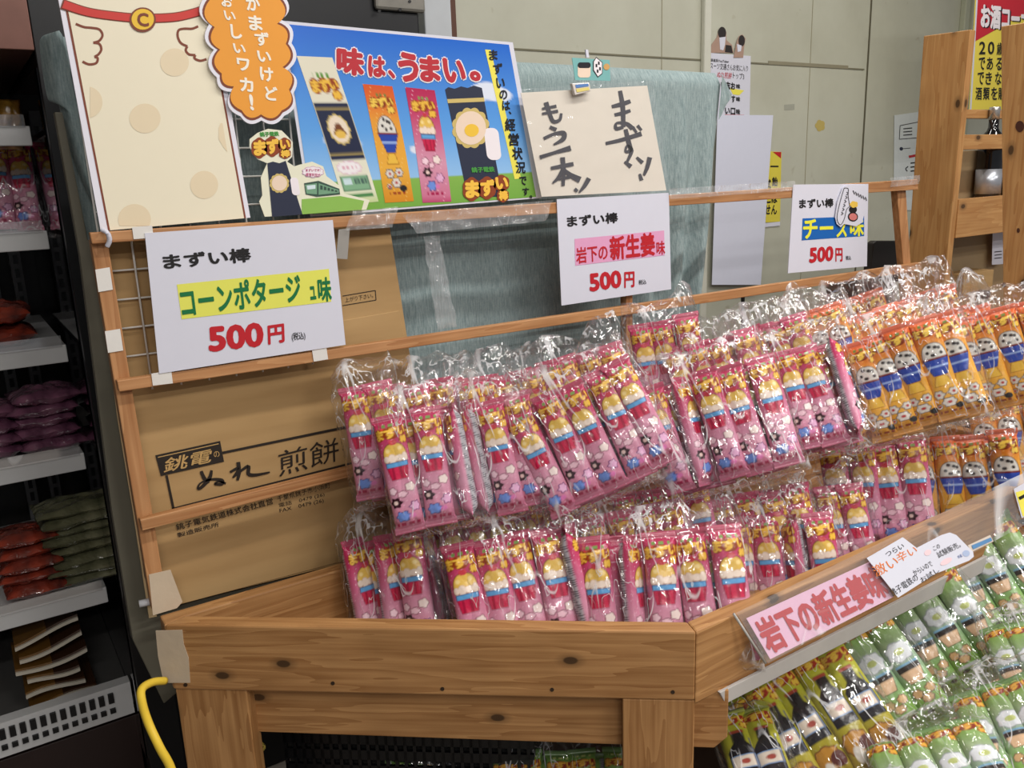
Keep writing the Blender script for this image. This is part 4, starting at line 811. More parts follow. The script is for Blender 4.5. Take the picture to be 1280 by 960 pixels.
zl = onY(1225, 398, fy)[2]; box('shelf_board', (X1+.028, fy, zl-.02), (XR, fy+.125, zl), W_SHELF, shelf); box('back_board', (X1+.028, fy+.125, zl), (XR, fy+.132, zt0), plain('drab back board', (150, 128, 96)), shelf)  # back board is one even grey-brown
box('side_panel', (XR, fy, 0), (XR+.028, fy+.132, zt1+.1), W_SHELF, shelf)
pan = prism('cedar_panel', side((1345, 18), (1251, 33), (1340, 700), (1254, 400), 2.15), (.03, 0, 0), W_SHELF, None, (0, 0, 1), .002)
props(pan, 'wide knotty cedar end panel at the right picture edge', 'panel')
PN = lambda x, y: onX(x, y, 2.1495)
patch('knot', pan, ellipse(1275, 158, 5.5, 7), PN, plain('knot', (70, 36, 22)), .0006); patch('knot', pan, ellipse(1273, 288, 2, 3), PN, plain('knot', (70, 36, 22)), .0006); patch('knot', pan, ellipse(1255, 356, 3, 3), PN, plain('knot', (70, 36, 22)), .0006)
def lathed(name, prof, loc, mats, lab, cat, group=None, bands=()):
    root = thing(name, lab, cat, loc, group)
    for nm, pr, mt in prof:
        v, f = lathe_geo(pr); mesh(nm, v+np.array(loc), f, mt, root, smooth=True)
    return root
GLASS_D = plain('dark bottle glass', (12, 12, 16), rough=.08, var=.1, spec=.7)
bp_ = onY(1240, 246, fy+.06); bx = bp_[0]+.012; bs = .036
lathed('bottle', [('body', [(.036, 0), (.038, .004), (.038, .165), (.034, .185), (.018, .205), (.0145, .215), (.0145, .262)], GLASS_D), ('label', [(.0385, .012), (.0385, .088)], plain('silver label', (176, 180, 188), rough=.3, metal=.6, var=.15, scale=30)), ('cap', [(.0155, .238), (.0155, .275), (.0150, .276)], plain('silver cap', (196, 192, 186), rough=.25, metal=.8))], (bx, fy+.083, zs1-.008), None, 'dark bottle with a silver label on the cedar shelf', 'bottle')
bl2 = onY(1220, 246, fy+.22); lathed('bottle', [('body', [(.036, 0), (.038, .01), (.036, .1), (.016, .15), (.013, .2)], plain('smoky glass', (58, 50, 52), rough=.15)), ('cap', [(.0145, .19), (.0145, .215)], BLACK)], (bl2[0]-.02, fy+.085, zs1-.008), None, 'smaller smoky bottle farther back on the cedar shelf', 'bottle')
p0 = onY(1192, 398, fy+.1); box_ = box('white_carton', (X1+.035, fy+.06, zl), (X1+.165, fy+.12, onY(1225, 347, fy+.06)[2]), plain('pale carton', (186, 180, 160)), loc=(X1+.1, fy+.14, zl)); props(box_, 'pale carton on the lower cedar shelf', 'box')
o = box('brown_carton', (X1+.185, fy+.05, zl), (X1+.36, fy+.12, onY(1245, 332, fy+.1)[2]), CARD, loc=(X1+.27, fy+.2, zl)); props(o, 'brown carton beside the pale carton on the lower cedar shelf', 'box')
pj_ = onY(1230, 398, fy+.025); lathed('jar', [('body', [(.02, 0), (.021, .003), (.021, .045), (.017, .052), (.017, .056)], plain('grey glass', (150, 146, 138), rough=.1)), ('cap', [(.019, .054), (.0195, .056), (.0195, .076), (.018, .078)], BLACK)], (pj_[0], fy+.035, zl), None, 'small glass jar with a black cap in front of the pale carton', 'jar')
o = patch('price_card', None, [(1241, 291), (1254, 289), (1254, 330), (1240, 331)], PY(fy+.1), WHITE, 0, .001); props(o, 'small white card on the lower cedar shelf beside the nearer panel', 'card')
for k in range(3): bar(o, (1243, 315+k*4), (1252, 314+k*4), 1, PY(fy+.099), KK)

# black chair back and a black box behind the rack
prism('chair', [onY(*p, 1.9) for p in [(1086, 352), (1134, 352), (1131, 304), (1128, 301), (1096, 301), (1092, 304)]], (0, .03, 0), plain('dark brown seat back', (36, 30, 28), rough=.5), bevel=.004); ch = bpy.data.objects['chair']; ch.name = 'chair_back'; props(ch, 'dark chair back behind the rack under the right-hand price sign', 'chair')
o = prism('black_bin', [onY(*p, 1.85) for p in [(1062, 700), (1122, 700), (1118, 340), (1068, 350)]], (0, .12, 0), BLACK, bevel=.004); props(o, 'black plastic bin behind the orange snack bags', 'bin')
o = prism('metal_rod', [onY(*p, 1.8) for p in [(923, 900), (936, 900), (936, 895), (931, 895), (931, 366), (936, 365), (936, 363), (924, 364), (924, 366), (928, 366), (928, 895), (923, 895)]], (0, .006, 0), BLACK, bevel=0); props(o, 'thin black metal rod with a hooked top, behind the middle rail beside the cloth', 'hook')

# ------------------------------------------------------------------ chilled display case at the left
FY = 1.9
cx_ = .161
fr = thing('display_fridge', 'dark chilled display case with white-edged shelves at the left edge', 'fridge', (-.3, 2.2, 0))
DKW = plain('dark case lining', (22, 20, 20), rough=.4, var=.2); SHW = plain('white shelf enamel', (206, 206, 206), rough=.35, var=.04)
MIR = plain('dark mirror glass', (150, 150, 154), rough=.04, metal=1.0, var=.02)
box('back_wall', (-1.6, 2.5, .3), (.2, 2.53, 2.2), DKW, fr); box('side_mirror', (.175, 1.79, .3), (.18, 2.49, 1.72), MIR, fr, bevel=0)
box('end_panel', (.18, 1.76, 0), (.235, 2.53, 2.4), BLACK, fr); box('frame_post', (.176, 1.745, 0), (.245, 1.76, 2.4), BLACK, fr)
zc = onY(20, 64, 1.76)[2]; box('canopy', (-1.6, 1.74, zc), (.175, 2.5, 2.4), plain('brown metallic fascia', (120, 84, 74), rough=.28, metal=.4, var=.15), fr)
zg = onY(163, 886, 1.84)[2]
box('kick_plate', (-1.6, 1.86, 0), (.176, 1.9, zg-.03), plain('dark brown plinth', (44, 30, 28), rough=.35), fr); box('well_floor', (-1.6, 1.86, zg), (.175, 2.5, zg+.02), plain('steel floor', (120, 118, 116), rough=.3, metal=.5), fr)
gv = [];
def slat(x0, x1, z0, z1, y): return box_geo((x0, y-.004, z0), (x1, y+.003, z1), 1)
z1g = onY(150, 856, 1.84)[2]; z0g = onY(163, 886, 1.84)[2]
geo = [box_geo((-1.6, 1.84, z0g-.012), (.172, 1.87, z1g), 0)]
for k in range(46): x = .125-k*.0185; geo.append(slat(x, x+.011, z0g+.03, z1g-.012, 1.838)); geo.append(slat(x, x+.011, z0g+.006, z0g+.016, 1.838))
V_, F_, MI = merge(*geo); mesh('vent_grille', V_, F_, [SHW, BLACK], fr, mi=MI)
SZ = [onY(*p, FY)[2] for p in ((36, 162), (55, 292), (82, 433), (102, 568), (129, 735))]
for k, z in enumerate(SZ):
    deep = 2.28 if k < 2 else 2.44
    box('shelf', (-1.6, FY, z-.008), (cx_, deep, z+.004), SHW, fr, .001); box('shelf_lip', (-1.6, FY-.012, z-.030), (cx_, FY, z+.006), SHW, fr, .002)
    box('price_rail', (-1.6, FY-.018, z+.004), (cx_-.008, FY-.014, z+.026), film('clear price rail', base=.12, milk=.12, wr=.1, scale=5), fr, 0)
geo = [box_geo((.06, 2.44, .5), (.085, 2.47, 1.7), 0), box_geo((.115, 2.44, .5), (.14, 2.47, 1.7), 0)]
for k in range(34):
    for x in (.068, .123): geo.append(box_geo((x, 2.436, .52+k*.034), (x+.009, 2.441, .542+k*.034), 1))
V_, F_, MI = merge(*geo); mesh('slotted_upright', V_, F_, [plain('grey upright', (120, 120, 122), rough=.4), BLACK], fr, mi=MI)
# tall black cabinet next to it, standing behind the cloth
xr_ = onY(524, 20, 2.0)[0]
cab = thing('black_cabinet', 'tall black cabinet standing behind the cloth and the blue poster', 'cabinet', (.7, 2.2, 0))
box('body', (.25, 2.0, 0), (xr_, 2.5, 2.5), plain('black cabinet sheet', (20, 20, 24), rough=.38, var=.15), cab, .006)
p0, p1 = onY(464, -40, 1.995), onY(526, 17, 1.995); box('hinge_bracket', (p0[0], 1.985, p1[2]), (p1[0]+.01, 2.0, p0[2]), plain('worn metal bracket', (130, 126, 118), rough=.5, metal=.3, var=.25, scale=30), cab, .008)
for x, y in ((512, 2), (500, 12), (474, 14)): patch('bolt', cab, ellipse(x, y, 2, 2, 10), PY(1.985), BLACK, .001, .002)

def pouch_mesh(w_, d_, h_, seed, col, gloss, name):
    """soft filled pouch lying flat: pinched ends, wrinkled top"""
    vs = []; fs = []; nu, nv = 26, 16
    for s in (1, -1):
        for j in range(nv+1):
            for i in range(nu+1):
                a, b = i/nu*2-1, j/nv*2-1
                e = max(0, 1-abs(a)**3.2)**.6*max(0, 1-abs(b)**3)**.6
                nz = noise.noise(Vector((a*3+seed, b*3, s*2))); rg = abs(noise.noise(Vector((a*7+seed, b*5, s))))
                vs.append((a*w_/2*(1+.03*nz), b*d_/2*(1+.05*noise.noise(Vector((a*2, seed, b)))), h_/2+s*(h_/2*e*(1+.35*nz)-.12*h_*rg*e)+.1*h_*noise.noise(Vector((a*2, b*2, seed)))))
    for s in (0, 1):
        o = s*(nu+1)*(nv+1)
        for j in range(nv):
            for i in range(nu): k = o+j*(nu+1)+i; f = [k, k+1, k+nu+2, k+nu+1]; fs.append(f if s == 0 else f[::-1])
    me = bpy.data.meshes.new(name); me.from_pydata(vs, [], fs); me.materials.append(col); me.materials.append(gloss)
    me.polygons.foreach_set('use_smooth', [True]*len(fs)); me.update(); return me
def pouch_mat(name, c1_, c2_, sc_=30):
    m, nt, b = newmat(name); L = nt.links.new
    tc = node(nt, 'ShaderNodeTexCoord'); n1 = node(nt, 'ShaderNodeTexVoronoi'); n1.inputs['Scale'].default_value = sc_; L(tc.outputs['Object'], n1.inputs['Vector'])
    r = node(nt, 'ShaderNodeValToRGB'); e = r.color_ramp.elements; e[0].position = .15; e[0].color = rgba(c1_); e[1].position = .8; e[1].color = rgba(c2_); L(n1.outputs['Distance'], r.inputs[0]); L(r.outputs[0], b.inputs['Base Color'])
    n2 = node(nt, 'ShaderNodeTexNoise'); n2.inputs['Scale'].default_value = 45; n2.inputs['Detail'].default_value = 2; L(tc.outputs['Object'], n2.inputs['Vector'])
    bp = node(nt, 'ShaderNodeBump'); bp.inputs['Strength'].default_value = .7; bp.inputs['Distance'].default_value = .01; L(n2.outputs['Fac'], bp.inputs['Height']); L(bp.outputs[0], b.inputs['Normal'])
    b.inputs['Roughness'].default_value = .14; b.inputs['Coat Weight'].default_value = 1.0; b.inputs['Coat Roughness'].default_value = .05; return m
PM = {'purple': pouch_mat('purple filled pouch', (138, 88, 112), (84, 48, 68)), 'green': pouch_mat('green filled pouch', (124, 122, 94), (76, 78, 56)), 'red': pouch_mat('red filled pouch', (170, 66, 44), (90, 40, 34)), 'gold': pouch_mat('gold filled pouch', (200, 150, 60), (120, 70, 30))}
def put_mesh(name, me, loc, rot, label, cat, group=None):
    o = bpy.data.objects.new(name, me); COL.objects.link(o); o.location = loc; o.rotation_euler = rot; LOC[o.name] = np.array(loc); return props(o, label, cat, group)
FWD = FY+.09
def stack(kind, px, shelf_i, n, w_, d_, h_, step, labels, name, cat, group, jit=.012, seed=1, side=0):
    x = onY(px, 433, FY)[0]
    mes = [pouch_mesh(w_, d_, h_, seed*7+k*3.1, PM[kind], PM[kind], name) for k in range(2)]
    for k in range(n):
        r_ = random.Random(seed*31+k)
        put_mesh(name, mes[k % 2], (x+r_.uniform(-jit, jit), FY+.012+d_/2+r_.uniform(-.01, .012), SZ[shelf_i]+.006+k*step), (r_.uniform(-.05, .05), r_.uniform(-.05, .05), r_.uniform(-.12, .12)), labels(k), cat, group)
ordn = ['bottom', 'second lowest', 'third from the bottom', 'fourth from the bottom', 'fifth from the bottom', 'sixth from the bottom', 'seventh from the bottom', 'eighth from the bottom', 'ninth from the bottom']
stack('green', 74, 4, 8, .175, .11, .030, .0225, lambda k: 'clear pouch of dark green leaves, %s in its fridge stack' % ordn[k], 'food_pouch', 'food pouch', 'green pouches stacked in the fridge', seed=3)
stack('red', -12, 4, 5, .12, .11, .034, .028, lambda k: 'reddish clear pouch at the left picture edge, %s in its fridge stack' % ordn[k], 'food_pouch', 'food pouch', 'reddish pouches stacked in the fridge', seed=5)
stack('purple', 42, 3, 5, .13, .11, .036, .026, lambda k: 'purple pickle pouch, %s in its fridge stack' % ordn[k], 'food_pouch', 'food pouch', 'purple pouches stacked in the fridge', seed=8)
stack('purple', -30, 3, 4, .11, .11, .036, .028, lambda k: 'purple pickle pouch in the stack cut by the left picture edge, %s' % ordn[k], 'food_pouch', 'food pouch', 'purple pouches stacked in the fridge', seed=9)
stack('red', 10, 2, 2, .13, .12, .045, .042, lambda k: ('red patterned pouch lying on the fridge shelf under its twin', 'red patterned pouch lying on top of another on the fridge shelf')[k], 'food_pouch', 'food pouch', 'red pouches on the fridge shelf', seed=12)
put_mesh('snack_pouch', pouch_mesh(.07, .10, .05, 5, PM['gold'], PM['gold'], 'snack_pouch'), (onY(8, 150, FY)[0], FY+.07, SZ[0]+.006), (-1.2, 0, .1), 'gold-brown snack pouch on the topmost fridge shelf', 'snack pouch')
# flat packs with white edges on the case floor
FP = [plain('dark flat pack', (62, 40, 26), rough=.2, coat=.5, var=.3, scale=20), plain('amber flat pack', (112, 78, 34), rough=.2, coat=.5, var=.3, scale=20), plain('pack edge', (200, 192, 176), rough=.4)]
zf = zg+.02
for k in range(6):
    r_ = random.Random(k+40); z = zf+.002+k*.030; xa, xb = onY(20, 850, FY)[0]+r_.uniform(0, .03), onY(122, 850, FY)[0]+r_.uniform(-.03, .0); ya = FY-.005+k*.006
    root = thing('flat_pack', 'flat brown pack with a white edge on the fridge floor, %s' % ordn[k], 'snack pack', ((xa+xb)/2, ya+.07, z), 'flat packs on the fridge floor')
    xm = xa+(xb-xa)*.5
    def sag(x, y): return .010*math.sin((x-xa)/(xb-xa)*3.0+k)*(1-(y-ya)/.14*.5)+.012*(x-xa)/(xb-xa)
    for nm, x0, x1, mt, th in (('amber_panel', xa, xm, FP[1], .012), ('dark_panel', xm, xb, FP[0], .012)):
        vs = []; fs = []; n = 8
        for i in range(n+1):
            x = x0+(x1-x0)*i/n
            for y in (ya+.004, ya+.14):
                for dz in (0, th): vs.append((x, y, z+.006+sag(x, y)+dz))
        for i in range(n):
            a = i*4; b = a+4; fs += [[a, a+1, b+1, b], [a+1, a+3, b+3, b+1], [a+3, a+2, b+2, b+3], [a+2, a, b, b+2]]
        fs += [[0, 2, 3, 1], [n*4, n*4+1, n*4+3, n*4+2]]
        mesh(nm, vs, fs, mt, root, smooth=False)
    vs = []; fs = []
    for i in range(13): x = xa+(xb-xa)*i/12; zz0 = z+.006+sag(x, ya); vs += [(x, ya-.002, zz0), (x, ya-.002, zz0+.007), (x, ya+.004, zz0), (x, ya+.004, zz0+.007)]
    for i in range(12): a = i*4; b = a+4; fs += [[a, b, b+1, a+1], [a+1, b+1, b+3, a+3], [a+2, a+3, b+3, b+2], [a, a+2, b+2, b]]
    fs += [[0, 1, 3, 2], [48, 50, 51, 49]]
    mesh('white_edge', vs, fs, FP[2], root)

# hose, crate and hook under the table
pth = smooth_path([atd(206, 851, 1.33), atd(190, 853, 1.30), atd(177, 862, 1.27), atd(178, 880, 1.25), atd(186, 905, 1.22), atd(200, 935, 1.2), atd(214, 962, 1.17), atd(224, 1010, 1.1)], 5)
v, f = tube_geo(pth, .0062, 12); o = mesh('hose', v, f, plain('yellow rubber', (226, 192, 62), rough=.4), smooth=True); props(o, 'yellow hose hanging down beside the table leg', 'hose')
v, f = tube_geo(smooth_path([onV(308, 942, c0+NI*.09, D), onV(322, 940, c0+NI*.09, D), onV(330, 935, c0+NI*.09, D), onV(326, 929, c0+NI*.09, D), onV(316, 932, c0+NI*.09, D)], 5), .003, 8); o = mesh('hook', v, f, plain('dull yellow plastic', (180, 158, 70)), smooth=True); props(o, 'small yellow hook showing under the apron beside the left table leg', 'hook')
geo = []; cp = c0+NI*.16
for i in range(26):
    for j in range(8):
        p = cp+D*(.12+i*.0165)+np.array([0, 0, .60-j*.024]); geo.append(p)
crt = thing('crate', 'black slotted plastic crate under the table', 'crate', zz_(cp+D*.3, .248))
W_ = [zz_(cp+D*.10, .34), zz_(cp+D*.56, .34), zz_(cp+D*.56, .655), zz_(cp+D*.10, .655)]
# slotted front: a lattice of bars
vs = []; fs = []
for i in range(27): a = cp+D*(.10+i*.0172); g = [zz_(a, .34), zz_(a+D*.006, .34), zz_(a+D*.006, .62), zz_(a, .62)]; g2 = [p+NI*.006 for p in g]; o_ = len(vs); vs += g+g2; fs += [[o_, o_+1, o_+2, o_+3], [o_+7, o_+6, o_+5, o_+4], [o_, o_+4, o_+5, o_+1], [o_+2, o_+6, o_+7, o_+3], [o_+1, o_+5, o_+6, o_+2], [o_, o_+3, o_+7, o_+4]]
for j in range(9): z = .35+j*.032; g = [zz_(cp+D*.10, z), zz_(cp+D*.56, z), zz_(cp+D*.56, z+.02), zz_(cp+D*.10, z+.02)]; g2 = [p+NI*.006 for p in g]; o_ = len(vs); vs += g+g2; fs += [[o_, o_+1, o_+2, o_+3], [o_+7, o_+6, o_+5, o_+4], [o_, o_+4, o_+5, o_+1], [o_+2, o_+6, o_+7, o_+3]]
mesh('slotted_side', vs, fs, BLACK, crt)
hp = [zz_(cp+D*.10, 0), zz_(cp+D*.56, 0), zz_(cp+D*.56+NI*.2, 0), zz_(cp+D*.10+NI*.2, 0)]
prism('rim', [zz_(p, .66) for p in hp], (0, 0, -.02), BLACK, crt); prism('base', [zz_(p, .268) for p in hp], (0, 0, -.02), BLACK, crt); prism('body', [zz_(p+NI*.02, .62) for p in hp], (0, 0, -.352), plain('crate inside', (36, 36, 36)), crt)

# ------------------------------------------------------------------ price strip along the tray front
sp = [onY(917, 766, .792), onY(1290, 585, .792), onY(956, 829, .757)]
sn = nrm(np.cross(sp[1]-sp[0], sp[2]-sp[0])); sn = sn if sn@(CP-sp[0]) > 0 else -sn
def PSL(x, y): r = ray(x, y); return CP+r*(sn@(sp[0]-CP))/(sn@r)
strip = thing('price_strip', 'clear price strip holding a pink paper with red lettering along the tray front', 'price strip', onY(1000, 800, .78))
patch('paper', strip, [(933, 773), (1092, 700), (1117, 746), (963, 824)], PSL, plain('pink strip paper', (236, 190, 216), rough=.4, var=.02), 0, .0008)
write('lettering', strip, '岩下の新生姜味', (939, 777), (1092, 706), (963, 819), PSL, RED, .04, .001)
SL2 = lambda x, y: PSL(x, y)+sn*.004
crumple('holder', strip, [(917, 766), (1300, 580), (1330, 628), (957, 829)], SL2, film('clear acrylic', base=.07, milk=.10, wr=.12, scale=4), .002, 30, 60, 6)
v, f = tube_geo([PSL(917, 767), PSL(957, 829)], .0022, 8); mesh('holder_end', v, f, plain('clear edge', (168, 164, 158), rough=.2), strip, smooth=True)
SL3 = lambda x, y: PSL(x, y)+sn*.0085; SL4 = lambda x, y: PSL(x, y)+sn*.0105
OR = ink((226, 122, 56), 'orange pen')
cd = patch('note_card', None, [(1077, 698), (1122, 672), (1143, 688), (1165, 716), (1116, 747)], SL4, WHITE, 0, .0008); props(cd, 'white handwritten note card with orange and black writing stuck on the price strip', 'note card')
for t, a, b, c, m in (('つらい', (1099, 691), (1121, 679), (1102, 697), KK), ('激い', (1082, 709), (1111, 694), (1089, 722), OR), ('辛い', (1112, 693), (1136, 681), (1117, 704), OR), ('銚子電鉄の', (1104, 738), (1137, 717), (1109, 746), KK), ('からいので', (1133, 714), (1156, 701), (1137, 720), KK), ('お試し', (1142, 723), (1164, 709), (1146, 729), KK)): write('handwriting', cd, t, a, b, c, SL4, m, .0, .0006)
cd2 = patch('note_card', None, [(1141, 685), (1172, 669), (1182, 666), (1190, 669), (1211, 690), (1212, 696), (1206, 701), (1165, 717), (1150, 698)], SL3, WHITE, 0, .0008); props(cd2, 'white round-cornered note card with faint pink and black writing, second along the price strip', 'note card')
for t, a, b, c, m in (('この', (1160, 684), (1168, 680), (1162, 689), KK), ('試験販売。', (1164, 691), (1192, 677), (1168, 698), KK), ('味', (1191, 695), (1196, 692), (1193, 699), ink((90, 110, 160), 'blue pen'))): write('handwriting', cd2, t, a, b, c, SL3, m, .0, .0006)
patch('print_spot', cd2, ellipse(1177, 702, 8, 3.4, rot=-.5), SL3, ink((236, 204, 210), 'pale pink pen'), .0006); patch('print_spot', cd2, ellipse(1154, 691, 4.5, 3.4, rot=-.5), SL3, ink((236, 204, 210), 'pale pink pen'), .0006); patch('print_spot', cd2, ellipse(1202, 692, 4.5, 4), SL3, ink((170, 184, 214), 'blue pen wash'), .0006)
o = patch('barcode_label', None, [(1206, 682), (1234, 669), (1238, 677), (1211, 690)], SL2, plain('label paper', (214, 200, 186)), .002, .0006); props(o, 'small blue printed label on the price strip right of the note cards', 'label'); patch('blue_print', o, [(1210, 682), (1234, 672), (1236, 676), (1212, 687)], SL2, ink((92, 138, 184), 'pale blue print'), .0032)
o = patch('price_label', None, [(1262, 612), (1300, 590), (1300, 634), (1272, 648)], SL3, WHITE, 0, .0008); props(o, 'yellow and white price label at the right edge of the price strip', 'label'); patch('yellow_print', o, [(1264, 616), (1300, 606), (1300, 640), (1273, 646)], SL3, POY, .0006); bar(o, (1268, 624), (1290, 612), 4, SL3, KK, lift=.001)

# ------------------------------------------------------------------ snack stick packs and the clear bags that hold them
SLW, SLL, SLT = .050, .190, .030
PRINT = vcol('glossy wrapper print', rough=.24, spec=.5, bump=.18)
SMI = {}
def stick_mesh(kind, seed):
    if (kind, seed) in SMI: return SMI[(kind, seed)]
    NB = 12; vs = []; fs = []; uu = []; vv = []; back = []
    nx = NU+1+NB-1
    for j in range(NV+1):
        v = j/NV; e = min(v, 1-v)
        full = np.clip((e-.045)/.11, 0, 1); full = math.sin(full*math.pi/2)**.7 if full > 0 else 0
        t = .0008+(SLT-.0008)*full; w_ = SLW*(1.04-.10*full)
        pinch = 1-.06*math.exp(-((e-.07)/.02)**2)
        zig = 0
        for i in range(nx):
            if i <= NU: th = math.pi*(1-i/NU); u = -1+2*i/NU; b = 0
            else: th = -math.pi*(i-NU)/NB; u = 1-2*(i-NU)/NB; b = 1
            c, s = math.cos(th), math.sin(th)
            x = w_/2*pinch*math.copysign(abs(c)**.85, c); y = -t/2*math.copysign(abs(s)**.8, s)
            wr = noise.noise(Vector((x*90+seed*9, v*9, b*3+seed)))*.0011*full + noise.noise(Vector((x*160, v*30, seed*5)))*.0014*math.exp(-((e-.10)/.05)**2)
            y += -wr*math.copysign(1, s+1e-9) if full > 0 else .0007*math.sin(v*900)
            z = v*SLL
            if j in (0, NV): z += (.0011 if i % 2 else -.0011)
            vs.append((x, y, z)); uu.append(u); vv.append(v); back.append(b)
    for j in range(NV):
        for i in range(nx): a = j*nx+i; b = j*nx+(i+1) % nx; fs.append([a, b, b+nx, a+nx])
    fs.append(list(range(nx))[::-1]); fs.append([NV*nx+i for i in range(nx)])
    U = np.array(uu); V_ = np.array(vv); B = np.array(back, bool)
    col = art(kind, U, V_)
    base = art(kind, np.full(U.shape, .97), V_)
    col[B] = base[B]
    seam = B & (np.abs(U) > .22) & (np.abs(U) < .90) & (V_ > .05) & (V_ < .95)
    txt = (np.sin(V_*420) > .1) & (np.sin(U*31+V_*71) > -.3)
    col[seam] = lin((176, 172, 178)); col[seam & txt] = lin((96, 92, 100))
    # crimped seals: fine ribs in the foil colour
    seal = (V_ < .045) | (V_ > .955)
    col[seal] = col[seal]*.85+.06
    me = bpy.data.meshes.new('snack_stick'); me.from_pydata(vs, [], fs); me.materials.append(PRINT); me.polygons.foreach_set('use_smooth', [True]*len(me.polygons)); me.update(); paint(me, np.clip(col, 0, 1))
    SMI[(kind, seed)] = me; return me
def film_mesh(W, T, L, seed, head=.045, foot=.016):
    nx, nz = 56, 46; vs = []; fs = []; cr = []
    r_ = random.Random(seed); lean = r_.uniform(-.5, .5); s0 = seed*3.7
    for j in range(nz+1):
        q = j/nz; z = -foot+(L+head+foot)*q
        # fullness: 1 along the sticks, pinched to a flat edge beyond them
        f = min(1, max(0, (z+foot)/(foot+.012))); g = min(1, max(0, (L+head-z)/(head+.012)))
        e = (math.sin(f*math.pi/2)**.6)*(math.sin(g*math.pi/2)**.75)
        k = max(0, (z-L*.97)/head)
        for i in range(nx):
            th = 2*math.pi*i/nx; c, s = math.cos(th), math.sin(th)
            x = (W/2+.005)*(1+.02*(1-f)-.10*k)*math.copysign(abs(c)**.55, c); y = -(T/2+.004)*e*math.copysign(abs(s)**.6, s)
            n1 = abs(noise.noise(Vector((x*34+s0, z*22, y*30+s0))))-.25
            n2 = abs(noise.noise(Vector((x*80-s0, z*60, y*70))))-.25
            amp = .0045+.016*k+.006*(1-f)
            sg = math.copysign(1, s+1e-6)
            y += -sg*(n1*amp+n2*.0022)+.030*k*noise.noise(Vector((x*22+s0, z*18, 3)))+.012*k*lean
            zz = z+.030*k*noise.noise(Vector((x*26, s0, 1)))+.006*(1-f)*noise.noise(Vector((x*40, s0, 9)))
            x += .004*noise.noise(Vector((z*40, s0, s*2)))
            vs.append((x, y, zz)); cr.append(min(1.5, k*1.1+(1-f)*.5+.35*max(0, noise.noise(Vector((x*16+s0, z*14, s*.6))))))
    for j in range(nz):
        for i in range(nx): a = j*nx+i; b = j*nx+(i+1) % nx; fs.append([a, b, b+nx, a+nx])
    me = bpy.data.meshes.new('film'); me.from_pydata(vs, [], fs); me.materials.append(FILM)
    me.polygons.foreach_set('use_smooth', [True]*len(fs)); me.update()
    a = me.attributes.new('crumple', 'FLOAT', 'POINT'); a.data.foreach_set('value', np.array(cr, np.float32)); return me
nb = [0]
def bag(kind, pb, pt, dep, n, pitch, label, group, yaw=0, topy=None, sc_=1.0, turned=(), layers=2, spread=14, film_on=True, head=.045):
    """a clear bag of stick packs standing on the point seen at pb and leaning back"""
    SL_ = SLL*sc_; nb[0] += 1; seed = nb[0]; r_ = random.Random(seed*17)
    Pb = atd(*pb, dep); rt = ray(*pt)
    # top on its ray, one stick length from the foot, the farther solution
    a = rt@rt; bq = -2*rt@(Pb-CP); cq = (Pb-CP)@(Pb-CP)-SL_**2; disc_ = bq*bq-4*a*cq
    t = (-bq+math.sqrt(max(0, disc_)))/(2*a); Pt = CP+rt*t
    if topy:    # hung in from under the tray: the head lies on the plane topy, the foot comes towards the viewer
        Pt = onY(*pt, topy); rb = ray(*pb); a = rb@rb; bq = -2*rb@(Pt-CP); cq = (Pt-CP)@(Pt-CP)-SL_**2
        Pb = CP+rb*(-bq-math.sqrt(max(0, bq*bq-4*a*cq)))/(2*a); dep = rb@FW*((Pb-CP)@rb)/(rb@rb)
        Pb = Pt+nrm(Pb-Pt)*SL_
    up = nrm(Pt-Pb); vw = nrm(CP-(Pb+Pt)/2); nrm_ = nrm(vw-up*(vw@up)); ya = math.radians(yaw)
    right = nrm(np.cross(up, nrm_)); fr_ = nrm_*math.cos(ya)+right*math.sin(ya); right = np.cross(up, fr_)
    Mx = Matrix(((right[0], -fr_[0], up[0], Pb[0]), (right[1], -fr_[1], up[1], Pb[1]), (right[2], -fr_[2], up[2], Pb[2]), (0, 0, 0, 1)))
    root = bpy.data.objects.new('snack_bag', None); COL.objects.link(root); root.matrix_world = Mx @ Matrix.Scale(sc_, 4); root.empty_display_size = .04; LOC[root.name] = Pb
    props(root, label, 'snack bag', group)
    pm_ = pitch*dep/F/sc_; W = pm_*(n-1)+SLW*.9
    for lay in range(layers):
        m = n if lay == 0 else max(1, n-1)
        for k in range(m):
            me = stick_mesh(kind, r_.randint(0, 2)); o = bpy.data.objects.new('snack_stick', me); COL.objects.link(o); o.parent = root
            x = (k-(m-1)/2)*pm_+r_.uniform(-.003, .003); rot = math.radians(r_.uniform(-spread, spread)+(0 if lay == 0 else 180*r_.randint(0, 1)))
            tw = (lay == 0 and k in turned)
            if tw: rot = math.radians(r_.choice((-1, 1))*r_.uniform(62, 88))
            y = lay*.030+r_.uniform(-.003, .003)+(.004 if tw else 0)
            o.location = (x, y, r_.uniform(-.003, .006)-.004*lay); o.rotation_euler = (math.radians(r_.uniform(-2, 2)), math.radians(r_.uniform(-2.5, 2.5)), rot)
    T = SLT+.030*(layers-1)+.008
    if film_on:
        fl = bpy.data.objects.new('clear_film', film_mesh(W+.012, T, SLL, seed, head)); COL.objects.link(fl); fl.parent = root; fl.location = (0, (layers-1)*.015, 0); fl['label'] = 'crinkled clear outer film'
    BAGS.append((kind, label, Pb, Pt, W)); return root
BAGS = []
PL, PU, PB_ = 'pink snack bags in the lower row', 'pink snack bags in the upper row', 'pink snack bags in the back row'
OL, OU, OB = 'orange snack bags in the lower row', 'orange snack bags in the upper row', 'orange snack bags in the back row'
GR = 'green snack bags in the lower bin'
P, O, G, Y_ = 'pink', 'orange', 'green', 'olive'
